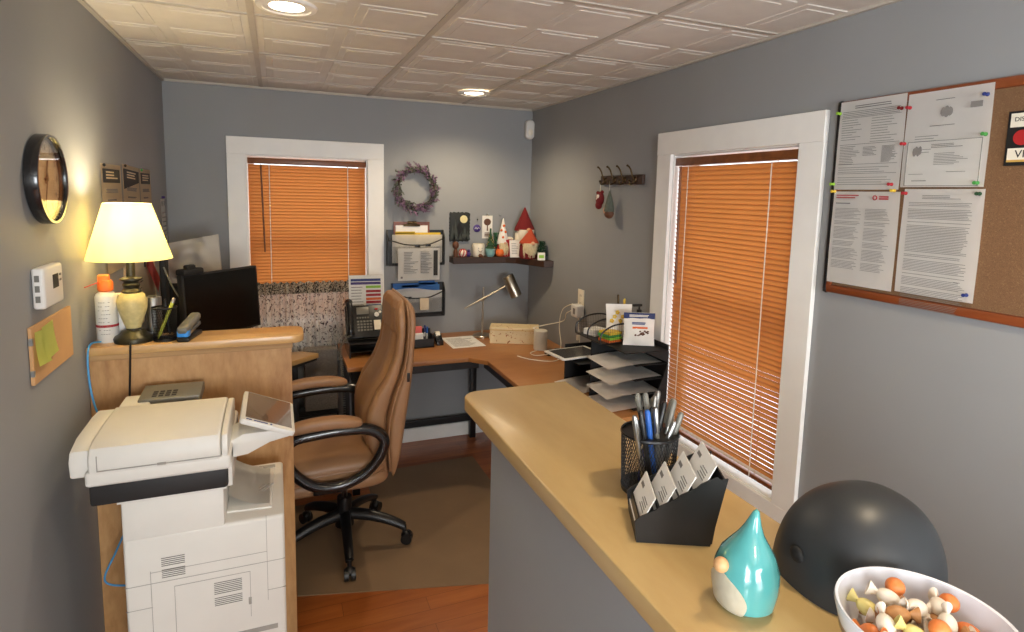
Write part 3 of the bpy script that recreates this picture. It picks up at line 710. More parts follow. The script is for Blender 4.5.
#@@CENTRE
# ================================================================== CHAIR
g = G(); g.prism([(.05, 2.44), (1.145, 2.16), (1.145, 3.46), (.46, 3.44), (.46, 3.19), (.05, 3.19)], .001, .005)
one('chair_mat', g, 'mat', 'thin tan chair mat on the orange floorboards under the office chair', 'chair mat')
def chair():
    cx, cy = .275, 2.765
    t = thing('office_chair', 'high backed tan leather office chair with black looped arms, facing left', 'office chair', (cx, cy, .005))
    # base
    for k in range(5):
        a = math.radians(-92+72*k); c, s = math.cos(a), math.sin(a)
        g = G(); R = .285
        g.tube([(cx+.02*c, cy+.02*s, .155), (cx+.12*c, cy+.12*s, .145), (cx+.22*c, cy+.22*s, .118), (cx+R*c, cy+R*s, .088)], lambda q: .030-.010*q, 12, flat=.75)
        lg = obj('base_arm', g, 'black', t)
        g = G(); px, py = cx+R*c, cy+R*s; wx, wy = -s, c
        g.cyl((px, py, .055), (px, py, .095), .010)
        for sgn in (-1, 1):
            q = Vector((px+.012*c, py+.012*s, .031)); g.cyl(q+Vector((wx, wy, 0))*.006*sgn, q+Vector((wx, wy, 0))*.024*sgn, .026, n=20)
        g.ell((px+.008*c, py+.008*s, .045), (.024, .024, .02), 14)
        obj('caster', g, 'black', t)
    g = G(); g.cyl((cx, cy, .11), (cx, cy, .24), .034); g.cyl((cx, cy, .10), (cx, cy, .17), .045, .038); obj('hub', g, 'black', t)
    g = G(); g.cyl((cx, cy, .22), (cx, cy, .37), .014); obj('gas_lift', g, 'steel', t)
    g = G(); g.box(cx-.14, cx+.14, cy-.09, cy+.09, .335, .375, .01); g.cyl((cx, cy-.08, .345), (cx-.02, cy-.22, .34), .006, n=8); obj('seat_mechanism', g, 'black', t)
    # seat cushion: layered, rounded
    def pad(cx_, cy_, cz, a, b, h, e=.35, droop=0.):
        g = G(); t_ = []
        def fn(u, v):
            th = 2*PI*u; ph = PI*(v-.5)
            def sp(w_, ee): return math.copysign(abs(w_)**ee, w_)
            x = a*sp(math.cos(ph), e)*sp(math.cos(th), e); y = b*sp(math.cos(ph), e)*sp(math.sin(th), e); z = h*sp(math.sin(ph), .7)
            if z > 0: z *= 1-.16*math.exp(-((x/a)**2+(y/b)**2)*3)
            z -= droop*max(0, -x/a)**3
            return Vector((cx_+x, cy_+y, cz+z))
        g.surf(fn, 56, 24); bmesh.ops.remove_doubles(g.bm, verts=g.bm.verts[:], dist=1e-5); return g
    obj('seat_base', pad(.205, cy, .415, .255, .250, .045, droop=.02), 'leather', t)
    st = obj('seat_cushion', pad(.190, cy, .480, .262, .255, .060, droop=.05), 'leather', t)
    g = G()
    P = []
    for k in range(40):
        th = 2*PI*k/40
        f = lambda w_: math.copysign(abs(w_)**.35, w_)
        P.append((.19+.262*f(math.cos(th)), cy+.255*f(math.sin(th)), .480-.05*max(0, -f(math.cos(th)))**3))
    g.tube(P, .004, 6, closed=True, sub=2); obj('piping', g, 'leather', st)
    # backrest built of vertical sections; front and rear outline given at side
    front = [(.425, .42), (.375, .50), (.338, .60), (.338, .70), (.375, .79), (.430, .87), (.468, .96), (.482, 1.05), (.482, 1.12), (.484, 1.17), (.500, 1.205)]
    rear = [(.480, .400), (.500, .50), (.520, .60), (.535, .70), (.548, .79), (.556, .87), (.562, .96), (.568, 1.05), (.572, 1.12), (.570, 1.17), (.550, 1.208)]
    def interp(pl, q):
        f = q*(len(pl)-1); i = min(int(f), len(pl)-2); f -= i
        return pl[i][0]*(1-f)+pl[i+1][0]*f, pl[i][1]*(1-f)+pl[i+1][1]*f
    def half(q): return .265-.02*q-.055*max(0, (q-.75)/.25)**2-.04*max(0, (.12-q)/.12)
    def shell(offs_f, offs_r, wide, name, m_, q0=0., q1=1., chan=0.):
        g = G()
        def fn(u, v):
            q = q0+(q1-q0)*v; fx, fz = interp(front, q); rx, rz = interp(rear, q)
            fx += (rx-fx)*offs_f; mz = (fz+rz)/2; rx += (fx-rx)*offs_r
            hw = half(q)*wide; th = 2*PI*u; sp = lambda w_, ee: math.copysign(abs(w_)**ee, w_)
            c_, s_ = sp(math.cos(th), .55), sp(math.sin(th), .45)
            end = min(1, min(v, 1-v)/.07); end = .35+.65*math.sqrt(max(0, 1-(1-end)**2))
            mx = (fx+rx)/2; hx = (rx-fx)/2*end
            x = mx+hx*c_; y = cy+hw*s_*(.9+.1*end)
            if chan and math.cos(th) < 0: x += chan*abs(math.cos(PI*(y-cy)/(hw*.72)))**8 
            return Vector((x, y, fz*(1-(c_+1)/2)+rz*(c_+1)/2))
        g.surf(fn, 72, 44); bmesh.ops.remove_doubles(g.bm, verts=g.bm.verts[:], dist=1e-5)
        bmesh.ops.holes_fill(g.bm, edges=[e for e in g.bm.edges if e.is_boundary], sides=0)
        return obj(name, g, m_, t)
    bk = shell(.50, 0, 1.0, 'backrest', 'leather')
    shell(0, .42, .90, 'back_cushion', 'leather', .0, .985, .016)
    shell(-.05, .35, .80, 'headrest_pillow', 'leather', .70, .995, .006)
    g = G()
    for s in (-1, 1):
        P = []; g = G()
        for k in range(9):
            q = .04+.92*k/8; fx, fz = interp(front, q); rx, rz = interp(rear, q); P.append((fx*.45+rx*.55, cy+s*(half(q)*1.0+.0008), fz*.45+rz*.55))
        g.tube(P, .0035, 6); obj('seam_piping', g, 'leather', bk)
    g = G(); g.box(.520, .532, cy-.268, cy-.262, .86, .90, .001); obj('side_tag', g, 'black', bk)
    # arms
    for s in (-1, 1):
        y = cy+s*.285
        P = [(.045, y, .665), (.12, y, .678), (.24, y, .685), (.355, y, .672), (.415, y, .622), (.400, y, .550), (.34, y, .480), (.25, y, .440), (.16, y, .440), (.09, y, .475), (.03, y, .545), (.015, y, .62)]
        g = G(); g.tube(P, .026, 12, closed=True, flat=.85, sub=5)
        g.box(.12, .26, min(y, cy+s*.2), max(y, cy+s*.2), .405, .440, .008)
        a = obj('arm', g, 'blackgloss', t)
        g = G()
        def fn(u, v, y=y):
            th = 2*PI*u; ph = PI*(v-.5); sp = lambda w_, ee: math.copysign(abs(w_)**ee, w_)
            x = .16*sp(math.cos(ph), .5)*sp(math.cos(th), .6); yy = .036*sp(math.cos(ph), .5)*sp(math.sin(th), .6)
            return Vector((.165+x, y+yy, .712+.024*sp(math.sin(ph), .7)+.02*math.sin((x+.16)*9)-.008))
        g.surf(fn, 40, 16); bmesh.ops.remove_doubles(g.bm, verts=g.bm.verts[:], dist=1e-5); obj('arm_pad', g, 'leather', t)
chair()

# ------------------------------------------------------------------ curtain
def curtain():
    t = thing('cafe_curtain', 'floral half curtain hanging across the lower part of the back window', 'curtain', (.15, YB-.06, .60))
    x0, x1 = -.235, .500
    g = G(); g.cyl((x0-.02, YB-.05, 1.095), (x1+.02, YB-.05, 1.095), .006); g.ell((x0-.02, YB-.05, 1.095), .009, 10); g.ell((x1+.02, YB-.05, 1.095), .009, 10)
    for x in (x0+.01, x1-.01): g.box(x-.006, x+.006, YB-.052, YB-.016, 1.088, 1.102)
    obj('curtain_rod', g, 'trim', t)
    def fn(z0, z1, amp, off=.052):
        def f(u, v):
            x = x0+(x1-x0)*u; z = z0+(z1-z0)*v
            ph = u*115+1.3*math.sin(u*17)
            y = YB-off-amp*math.sin(ph)*(.6+.4*math.sin(u*31+2))-.004*math.sin(u*300)*v
            return Vector((x, y, z+.006*math.sin(ph)*(1 if z1 > 1.1 and v > .9 else 0)))
        return f
    g = G(); g.surf(fn(.62, 1.085, .017), 260, 10, .0012); obj('drape', g, 'curtain', t)
    g = G(); g.surf(fn(1.062, 1.132, .010, .068), 260, 4, .0012); obj('heading_ruffle', g, 'curtaintop', t)
curtain()
g = G(); g.box(.14, .33, 3.63, 3.73, .36, .735, .004); one('speckled_box', g, 'speck', 'grey speckled storage box on black drawers under the back window', 'box', smooth=False)
t = thing('drawer_unit', 'low black drawer unit beneath the speckled box', 'drawer unit', (.2, 3.67, 0))
g = G(); g.box(.06, .33, 3.60, 3.74, .0, .355, .004); obj('body', g, 'blackmatte', t)
for k in range(2):
    g = G(); g.box(.07, .32, 3.588, 3.602, .04+k*.16, .18+k*.16, .003); d = obj('drawer', g, 'black', t)
    g = G(); g.box(.15, .24, 3.578, 3.589, .10+k*.16, .112+k*.16, .003); obj('handle', g, 'greybox', d)

# ------------------------------------------------------------------ L-shaped desk at the back
DZ = .742
t = thing('l_shaped_desk', 'L-shaped wood topped desk on a black metal frame along the back and right walls', 'desk', (1.2, 3.5, 0))
g = G(); g.prism([(.34, YB-.095), (.34, 3.185), (1.02, 3.185), (1.105, 3.09), (1.105, 2.09), (XR-.004, 2.09), (XR-.004, YB-.004), (.53, YB-.004), (.53, YB-.095)], DZ-.026, DZ, bev=.003); obj('desktop', g, 'desk', t)
g = G()
g.box(.36, 1.09, 3.20, 3.235, DZ-.072, DZ-.0265, .002); g.box(1.12, 1.155, 2.11, 3.20, DZ-.072, DZ-.0265, .002)
g.box(.36, 1.60, 3.70, 3.725, DZ-.072, DZ-.0265, .002); g.box(.36, .39, 3.235, 3.70, DZ-.072, DZ-.0265, .002)
obj('top_rail', g, 'black', t, False)
for x, y in ((.385, 3.225), (.385, 3.70), (1.24, 3.765), (1.61, 3.765), (1.18, 2.12), (1.61, 2.12)):
    g = G(); g.box(x-.02, x+.02, y-.02, y+.02, 0, DZ-.027, .002); obj('leg', g, 'black', t)
for x0_, x1_, z0_, z1_ in ((.56, 1.22, .125, .165), (1.26, 1.59, .56, .59), (1.26, 1.59, .125, .165)):
    g = G(); g.box(x0_, x1_, 3.75, 3.785, z0_, z1_, .002); obj('stretcher', g, 'black', t, False)

# wall files
def wall_files():
    t = thing('wall_file_holder', 'black two tier mesh file holder on the back wall below the wreath', 'file holder', (.84, YB-.04, .86))
    g = G()
    for z0, z1, x0, x1, dep in ((1.215, 1.415, .66, 1.03, .055), (.872, 1.065, .69, 1.035, .055)):
        for x in (x0, x1):
            g.prism([(YB-.002, z0), (YB-.002, z1+.03), (YB-.02, z1+.03), (YB-dep, z1-.02), (YB-dep, z0+.01), (YB-dep+.02, z0)], x-.003, x+.003, M=F((0, 0, 0), (0, 1, 0), (0, 0, 1)))
        g.tube([(x0, YB-dep, z1-.03), (x0+.10, YB-dep-.004, z1-.060), ((x0+x1)/2, YB-dep-.004, z1-.066), (x1-.10, YB-dep-.004, z1-.060), (x1, YB-dep, z1-.02)], .004, 8)
        g.tube([(x0, YB-dep+.004, z0+.005), (x1, YB-dep+.004, z0+.005)], .004, 8, smooth=False)
        g.box(x0, x1, YB-.006, YB-.002, z0, z1+.03)
    obj('frame', g, 'black', t)
    for z0, z1, x0, x1, dep in ((1.215, 1.34, .66, 1.03, .055), (.872, 1.0, .69, 1.035, .055)):
        n = 46; g = G()
        for k in range(n+1):
            x = x0+(x1-x0)*k/n; g.box(x-.0005, x+.0005, YB-dep-.0005, YB-dep+.0005, z0, z1+.002)
        m_ = 18
        for k in range(m_):
            z = z0+(z1-z0)*k/m_; g.box(x0, x1, YB-dep-.0005, YB-dep+.0005, z-.0005, z+.0005)
        obj('mesh_front', g, 'wirem', t, False)
    g = G(); g.box(.83, .865, YB-.066, YB-.058, 1.335, 1.352, .002); g.box(.90, .935, YB-.066, YB-.058, 1.340, 1.357, .002); g.box(.79, .81, YB-.066, YB-.058, .998, 1.012, .002); obj('clip', g, 'black', t)
    # clipboard
    M = FB(.82, 1.35, YB-.010) @ Matrix.Rotation(.0, 4, 'X')
    c = thing('clipboard', 'brown clipboard with a metal clip standing behind the papers in the upper wall file', 'clipboard', M.translation)
    g = G(M); g.box(-.118, .118, -.11, .148, .0, .003, .001); obj('board', g, 'boardframe', c, False)
    g = G(M); g.box(-.105, .105, -.1, .125, .0032, .006); obj('paper_stack', g, 'paper', c, False)
    g = G(M); g.box(-.055, .055, .118, .134, .004, .012, .003); g.box(-.028, .028, .132, .152, .003, .014, .003); g.cyl((-.03, .14, .014), (.03, .14, .014), .006); obj('clip', g, 'brass', c)
    g = G(FB(.86, 1.28, YB-.020)); g.box(-.15, .15, -.05, .148, 0, .002); g.box(-.15, -.02, .14, .155, 0, .002); one('folder', g, 'yellow', 'yellow folder edge showing at the top of the upper wall file', 'folder', smooth=False)
    g = G(FB(.855, 1.27, YB-.026)); g.surf(lambda u, v: Vector(((u-.5)*.33, -.04+v*.185, .002+.008*math.sin(u*3))), 10, 4, .005)
    p = one('paper_stack', g, 'paper', 'stack of white papers bulging from the upper wall file', 'papers')
    M = FB(.857, 1.225, YB-.068)
    p = thing('pinned_form', 'white printed form clipped to the front of the upper wall file', 'paper sheet', M @ Vector((0, -.105, 0)))
    g = G(M); g.surf(lambda u, v: Vector(((u-.5)*.275, -.105+v*.21, .002+.003*math.sin(u*4+v*2))), 8, 6, .0008); obj('sheet', g, 'paper', p)
    g = G(M); g.lines(-.10, -.005, -.06, .085, 14, .0022, .0075, 5, .6); g.lines(.01, .085, -.06, .085, 14, .0022, .0075, 9, .6); g.box(-.12, -.108, -.09, -.078, .003, .0075); obj('print', g, 'ink', p, False)
    g = G(M); g.box(.095, .122, -.075, .09, .004, .0078); obj('side_bar', g, 'inkdark', p, False)
    for k, (dz, y_) in enumerate(((.0, .016), (.012, .024))):
        g = G(FB(.845+k*.01, .90, YB-y_)); g.box(-.16, .15, 0, .195-dz, 0, .002); g.box(.02-k*.12, .13-k*.12, .18-dz, .207-dz, 0, .002)
        one('folder', g, 'bluefold', ['blue folder at the back of the lower wall file, tallest', 'blue folder in the lower wall file, in front of the tallest'][k], 'folder', 'blue folders in the lower wall file', smooth=False)
    g = G(FB(.86, .90, YB-.034)); g.surf(lambda u, v: Vector(((u-.5)*.32, v*(.155+.01*math.sin(u*5)), .002+.008*math.sin(u*3))), 10, 4, .008)
    one('paper_stack', g, 'paper', 'thick stack of white papers in the lower wall file', 'papers')
    g = G(FB(.895, .98, YB-.062)); g.box(-.03, .03, -.06, .02, 0, .001); one('paper_slip', g, 'paperw', 'cream paper slip on the front of the lower wall file', 'paper slip', smooth=False)
wall_files()

# wreath
def wreath():
    M = FB(.842, 1.708); R = .120
    t = thing('wreath', 'lavender and greenery wreath on the back wall', 'wreath', M @ Vector((0, 0, .02)))
    rd = random.Random(4)
    g = G(M)
    for k in range(6):
        P = [((R+rd.uniform(-.012, .012))*math.cos(a+k), (R+rd.uniform(-.012, .012))*math.sin(a+k), .025+rd.uniform(-.01, .01)) for a in [2*PI*j/14 for j in range(14)]]
        g.tube(P, .004, 6, closed=True, sub=3)
    obj('vine_ring', g, 'twig', t)
    def leaf(g, p, d, L, w_):
        d = d.normalized(); s = d.cross(Vector((rd.uniform(-1, 1), rd.uniform(-1, 1), 1))).normalized()
        a = g.bm.verts.new(g.M @ p); b = g.bm.verts.new(g.M @ (p+d*L*.5+s*w_)); c = g.bm.verts.new(g.M @ (p+d*L)); e = g.bm.verts.new(g.M @ (p+d*L*.5-s*w_))
        g.bm.faces.new((a, b, c, e))
    g = G(M); h = G(M)
    for k in range(210):
        a = rd.uniform(0, 2*PI); p = Vector(((R+rd.uniform(-.02, .02))*math.cos(a), (R+rd.uniform(-.02, .02))*math.sin(a), .03+rd.uniform(-.01, .02)))
        rad = Vector((math.cos(a), math.sin(a), 0)); tan = Vector((-math.sin(a), math.cos(a), 0))
        d = tan*rd.uniform(.4, 1)+rad*rd.uniform(-.5, .9)+Vector((0, 0, rd.uniform(-.1, .8)))
        d.normalize(); L = rd.uniform(.03, .06)
        tgt = h if k % 2 else g
        for j in range(9):
            q = p+d*L*j/9
            for s in range(2): leaf(tgt, q, d*.6+Vector((rd.uniform(-1, 1), rd.uniform(-1, 1), rd.uniform(-.3, 1)))*.8, .013, .0035)
    obj('leaves', g, 'leafg', t, False); obj('lavender_blossom', h, 'lav', t, False)
wreath()
# motion sensor
M = FB(1.632, 2.135, YB)
t = thing('motion_sensor', 'white rounded motion sensor high in the far right corner', 'motion sensor', (1.632, YB-.03, 2.07))
g = G(M); g.prism(rrect(-.032, .032, -.065, .065, .028), .0, .045, bev=.012, seg=3); obj('housing', g, 'white', t)
g = G(M); g.ell((0, -.02, .044), (.018, .022, .006), 16); obj('lens', g, 'cream', t)

# ------------------------------------------------------------------ corner shelf and things on it
SZ = 1.268
t = one('corner_shelf', G().prism([(1.077, YB-.001), (1.077, YB-.105), (1.44, YB-.115), (1.50, 3.665), (1.60, 3.43), (XR-.001, 3.42), (XR-.001, YB-.001)], SZ-.042, SZ, bev=.003), 'darkwood', 'dark wood floating corner shelf holding gnomes and trinkets', 'shelf', smooth=False)
def gnome(x, y, h, r, hatm, bodym, label, hatlean=(0, 0), spots=False, name='gnome_figurine', beardm='beard', hb=.33):
    M = F((x, y, SZ)); t = thing(name, label, 'gnome', (x, y, SZ))
    g = G(M); g.lathe([(0, 0), (r*.9, 0), (r, h*.08), (r*.95, h*(hb-.06)), (r*.6, h*(hb+.06)), (0, h*(hb+.08))], 20); obj('body', g, bodym, t)
    g = G(M)
    lean = lambda c: Vector((c.x+hatlean[0]*max(0, c.z-h*.35)**1.5, c.y+hatlean[1]*max(0, c.z-h*.35)**1.5, c.z))
    g.lathe([(r*.9, h*(hb+.01)), (r*1.04, h*hb), (r*1.0, h*(hb+.05)), (r*.68, h*(hb+(1-hb)*.38)), (r*.36, h*(hb+(1-hb)*.68)), (r*.10, h*.97), (0, h)], 24, f=lean); hat = obj('hat', g, hatm, t)
    if spots:
        g = G(M)
        for a, z in ((-1.9, .5), (-1.2, .64), (-1.6, .80), (-2.4, .68)): g.ell((r*(1.25-z*.95)*math.cos(a), r*(1.25-z*.95)*math.sin(a), h*z), (.009, .006, .009), 10)
        obj('spot', g, 'orange', hat)
    g = G(M); rd = random.Random(int(x*999))
    for k in range(34):
        a = -PI/2+rd.uniform(-1.1, 1.1); rr = r*rd.uniform(.7, 1.0)
        g.tube([(rr*.75*math.cos(a), rr*.75*math.sin(a), h*(hb+.03)), (rr*1.02*math.cos(a), rr*1.05*math.sin(a)-.010, h*hb*.65), (rr*.85*math.cos(a), rr*.9*math.sin(a)-.010, h*rd.uniform(.02, .1))], lambda q: .0055*(1-.7*q), 5, sub=3)
    g.lathe([(0, h*.015), (r*.50, h*.03), (r*.84, h*hb*.55), (r*.86, h*(hb+.02)), (0, h*(hb+.05))], 18, M=Matrix.Translation((0, -r*.36, 0)))
    obj('beard', g, beardm, t)
    g = G(M); g.ell((0, -r*1.12, h*(hb+.02)), r*.22, 12); obj('nose', g, 'skin', t)
    return t
gnome(1.590, 3.745, .340, .068, 'darkred', 'cream', 'tall gnome with a dark red pointed hat in the corner of the shelf', beardm='cream', hb=.52)
gnome(1.562, 3.600, .200, .064, 'feltorange', 'darkred', 'squat gnome with a rust orange hat and long cream beard on the shelf', (.3, 0), hb=.50)
gnome(1.440, 3.765, .262, .040, 'cardg', 'red', 'slim gnome with a white orange spotted hat on the shelf', spots=True)
# dark figurine, peppermint ball, mug
M = F((1.105, 3.765, SZ)); t = thing('dark_figurine', 'small dark round headed figurine at the left end of the shelf', 'figurine', M.translation)
g = G(M); g.lathe([(0, 0), (.014, 0), (.016, .03), (.008, .055), (0, .058)]); obj('body', g, 'brown', t); g = G(M); g.ell((0, 0, .078), (.022, .018, .026), 16); obj('head', g, 'brown', t)
M = F((1.150, 3.750, SZ)); t = thing('peppermint_ornament', 'red and white striped round ornament on the shelf beside the white mug', 'ornament', M.translation)
g = G(M); g.ell((0, 0, .026), .026, 20); obj('ball', g, 'candyw', t)
g = G(M)
for k in range(6):
    a = k*PI/3; g.tube([(.0262*math.cos(a+q*.9)*math.sin(q*PI), .0262*math.sin(a+q*.9)*math.sin(q*PI), .026-.0262*math.cos(q*PI)) for q in (.05, .2, .35, .5, .65, .8, .95)], .004, 6, sub=3)
obj('stripe', g, 'red', t)
M = F((1.192, 3.755, SZ)); g = G(M); g.ell((0, 0, .018), (.016, .016, .018), 14); g.ell((0, -.002, .04), .010, 12); one('brown_trinket', g, 'purple', 'tiny purple trinket between the striped ornament and the white mug', 'trinket')
M = F((1.262, 3.758, SZ)); t = thing('smiling_mug', 'white round mug with a smiling face on the shelf', 'mug', M.translation)
g = G(M); g.lathe([(0, 0), (.034, 0), (.041, .012), (.042, .075), (.038, .088), (.034, .088), (.036, .075), (.034, .02), (0, .015)], 28); obj('cup', g, 'cream', t)
g = G(M); g.tube([(-.014, -.0405, .045), (0, -.043, .036), (.014, -.0405, .045)], .0016, 6); g.ell((-.012, -.041, .060), .003, 8); g.ell((.012, -.041, .060), .003, 8); obj('face', g, 'brown', t)
g = G(F((1.258, 3.703, SZ))); g.ell((0, 0, .012), (.014, .010, .012), 12); g.ell((.014, 0, .008), .008, 10); one('acorn_trinket', g, 'brown', 'tiny brown acorn trinket in front of the smiling mug', 'trinket')
M = F((1.345, 3.752, SZ)); t = thing('potted_mini_tree', 'miniature decorated tree in a pale teal pot on the shelf', 'potted tree', M.translation)
g = G(M); g.lathe([(0, 0), (.022, 0), (.033, .02), (.035, .052), (.030, .054), (0, .05)]); obj('pot', g, mat('pale teal pot', (132, 178, 176), .4), t)
g = G(M)
for k in range(5): g.lathe([(.034-.006*k, .056+.024*k), (.031-.006*k, .060+.024*k), (.006, .094+.024*k), (0, .096+.024*k)], 14)
obj('tree', g, 'plant', t)
g = G(M); rd = random.Random(3)
for k in range(18):
    q = rd.random(); a = rd.uniform(0, 2*PI); r_ = .032*(1-q)+.003; g.ell((r_*math.cos(a), r_*math.sin(a), .062+.10*q), .0032, 6)
obj('bauble', g, 'gold', t)
def leafy(M, r, h, n, seed, g=None, size=.016):
    rd = random.Random(seed); g = g or G(M)
    for k in range(n):
        a = rd.uniform(0, 2*PI); q = rd.random(); rr = r*(1-q*.5)*rd.random()**.5
        p = Vector((rr*math.cos(a), rr*math.sin(a), h*q)); d = Vector((math.cos(a)*.7, math.sin(a)*.7, rd.uniform(.1, 1))).normalized(); s = d.cross(Vector((0, .3, 1))).normalized()
        vs = [g.bm.verts.new(M @ v) for v in (p, p+d*size*.5+s*size*.25, p+d*size, p+d*size*.5-s*size*.25)]; g.bm.faces.new(vs)
    return g
M = F((1.402, 3.795, SZ)); t = thing('green_sprig', 'small green sprig in a pot between the mini tree and the spotted hat gnome', 'plant', M.translation)
g = G(M); g.lathe([(0, 0), (.014, 0), (.018, .06), (0, .06)]); obj('pot', g, 'brown', t)
obj('foliage', leafy(M @ Matrix.Translation((0, 0, .055)), .022, .10, 200, 5), mat('bright foliage', (60, 120, 80), .7, var=.2), t, False)
M = F((1.408, 3.735, SZ)); t = thing('orange_pumpkin', 'small orange pumpkin on the shelf beside the red box', 'pumpkin', M.translation)
g = G(M)
for k in range(8): a = k*PI/4; g.ell((.012*math.cos(a), .012*math.sin(a), .026), (.018, .018, .026), 12)
obj('flesh', g, 'orange', t)
g = G(M); g.tube([(0, 0, .045), (.002, 0, .056), (.008, 0, .066)], .004, 6); obj('stem', g, 'leafg', t)
g = G(F((1.470, 3.745, SZ))); g.box(-.022, .022, -.018, .02, 0, .115, .003); one('red_gift_box', g, 'red', 'small upright red box behind the white message card on the shelf', 'box', smooth=False)
M = F((1.495, 3.668, SZ), (1, -.1, 0), (0, .25, 1)); t = thing('message_card', 'small white printed card propped on the shelf before the gnomes', 'card', M.translation)
g = G(M); g.box(-.036, .036, 0, .118, -.002, .002, .0006); obj('sheet', g, 'cardg', t, False)
g = G(M); g.lines(-.024, .024, .02, .10, 7, .003, .0030, 2, .3); obj('print', g, 'ink', t, False)
M = F((1.625, 3.52, SZ)); t = thing('small_shelf_plant', 'little dark green plant at the right end of the shelf', 'plant', M.translation)
g = G(M); g.lathe([(0, 0), (.018, 0), (.024, .03), (0, .03)]); obj('pot', g, 'brown', t)
obj('foliage', leafy(M @ Matrix.Translation((0, 0, .02)), .032, .095, 420, 8), 'plant', t, False)
M = F((1.600, 3.475, SZ), (1, -.3, 0), (0, .1, 1)); t = thing('tiny_snack_box', 'tiny cream box with green print at the right end of the shelf', 'box', M.translation)
g = G(M); g.box(-.024, .024, 0, .050, -.012, .008, .001); obj('carton', g, 'cream', t, False); g = G(M); g.box(-.016, .016, .014, .034, .0075, .009); obj('print', g, 'lime', t, False)
M = F((1.500, 3.793, SZ)); g = G(M); g.ell((0, 0, .055), (.022, .024, .055), 16); g.ell((-.01, -.01, .118), (.034, .018, .014), 14); one('plush_mushroom', g, 'cream', 'cream round plush between the spotted hat gnome and the tall gnome', 'plush')
# things on the wall above
M = FB(1.146, 1.465)
t = thing('forest_plaque', 'dark wavy edged plaque with a pale moon on the back wall', 'wall plaque', M @ Vector((0, -.1, 0)))
n = 64; pts = []
for k in range(n):
    a = 2*PI*k/n; c, s = math.cos(a), math.sin(a); q = 1/max(abs(c)/.070, abs(s)/.098); q *= 1+.035*math.sin(k*2.3)
    pts.append((q*c, q*s))
g = G(M); g.prism(pts, .001, .014, bev=.002); obj('board', g, 'plaque', t)
g = G(M); g.lathe([(0, .014), (.026, .014), (.026, .0165), (0, .017)], 24, M=Matrix.Translation((.026, .052, 0))); obj('moon', g, 'moon', t)
g = G(M)
for x, h in ((-.05, .10), (-.03, .14), (.01, .07), (.035, .09), (.055, .06)): g.prism([(x-.018, -.085), (x+.018, -.085), (x, -.085+h)], .0145, .0158)
obj('tree_silhouette', g, 'forest', t, False)
g = G(M); g.prism([(-.02, -.085), (-.012, -.03), (-.022, .0), (-.012, .02), (.0, .03), (.006, .015), (.018, -.01), (.012, -.03), (.016, -.085), (.004, -.04)], .0155, .017); obj('figure_silhouette', g, 'blackmatte', t, False)
M = FB(1.270, 1.455); t = thing('round_badge', 'small round purple badge pinned to the back wall beside the plaque', 'badge', M.translation)
g = G(M); g.lathe([(0, .008), (.020, .007), (.026, .003), (.026, 0), (0, 0)], 28); obj('disc', g, 'purple', t)
g = G(M); g.tube([(-.016, -.004, .009), (-.008, .006, .009), (0, -.005, .009), (.008, .006, .009), (.016, -.003, .009)], .0018, 6); obj('squiggle', g, 'white', t)
M = FB(1.345, 1.468); t = thing('tree_print', 'small white card with a drawn tree pinned to the back wall', 'print', M @ Vector((0, -.08, 0)))
g = G(M); g.box(-.037, .037, -.082, .074, .001, .003); obj('card', g, 'cardg', t, False)
g = G(M); g.ell((0, .030, .003), (.026, .024, .002), 18); g.prism([(-.004, -.03), (.004, -.03), (.003, .02), (-.003, .02)], .003, .0045); g.lines(-.02, .02, -.07, -.04, 3, .006, .004, 4); obj('drawing', g, 'brown', t)
g = G(M); g.ell((0, .084, .005), (.006, .006, .006), 10); g.tube([(-.01, .07, .004), (0, .084, .006), (.01, .07, .004)], .0012, 5); obj('pin', g, 'steel', t)
for k, (x, z) in enumerate(((1.272, 1.515), (1.435, 1.548), (1.40, 1.70))[:2]):
    g = G(FB(x, z)); g.ell((0, 0, .006), .005, 10); g.cyl((0, 0, 0), (0, 0, .006), .0015, n=6); one('push_pin', g, ['black', 'steel'][k], ['black push pin in the back wall above the round badge', 'silver push pin in the back wall right of the tree card'][k], 'push pin', 'bare push pins in the back wall')

# ------------------------------------------------------------------ things on the back desk
t = thing('desk_phone', 'black office phone with handset and keypad on a riser at the back desk', 'telephone', (.47, 3.50, DZ))
M = F((.47, 3.44, DZ+.118), (1, 0, 0), (0, .55, .83))
g = G(M); g.box(-.105, .115, -.02, .185, -.03, .0, .006); obj('base', g, 'black', t)
g = G(M); g.tube([(-.083, .0, .012), (-.083, .03, .030), (-.083, .10, .034), (-.083, .17, .030), (-.083, .20, .012)], lambda q: .017+.007*abs(2*q-1)**2, 12); obj('handset', g, 'blackgloss', t)
g = G(M); g.box(-.04, .03, .125, .17, .0, .003, .001); obj('display', g, 'greybox', t)
g = G(M)
for i in range(5):
    for j in range(4): g.box(-.042+.018*i, -.029+.018*i, .02+.018*j, .031+.018*j, 0, .004, .001)
for i in range(5): g.box(-.042+.015*i, -.032+.015*i, .098, .108, 0, .004, .001)
obj('keypad', g, 'greybox', t)
g = G(M); g.cyl((.075, .12, .0), (.075, .12, .005), .014, n=20); g.cyl((.095, .135, 0), (.095, .135, .005), .008, n=14); obj('navigation_button', g, 'white', t)
g = G(M); g.box(.066, .084, .150, .160, 0, .004, .001); obj('red_button', g, 'red', t)
g = G(M); g.box(.055, .095, .025, .085, 0, .0015); obj('paper_label', g, 'cream', t, False)
g = G(); g.box(.37, .60, 3.36, 3.60, DZ+.078, DZ+.086, .002); g.box(.37, .378, 3.36, 3.60, DZ, DZ+.08, .002); g.box(.592, .60, 3.36, 3.60, DZ, DZ+.08, .002); g.box(.37, .60, 3.59, 3.60, DZ, DZ+.08, .001); g.box(.38, .59, 3.37, 3.59, DZ+.03, DZ+.035)
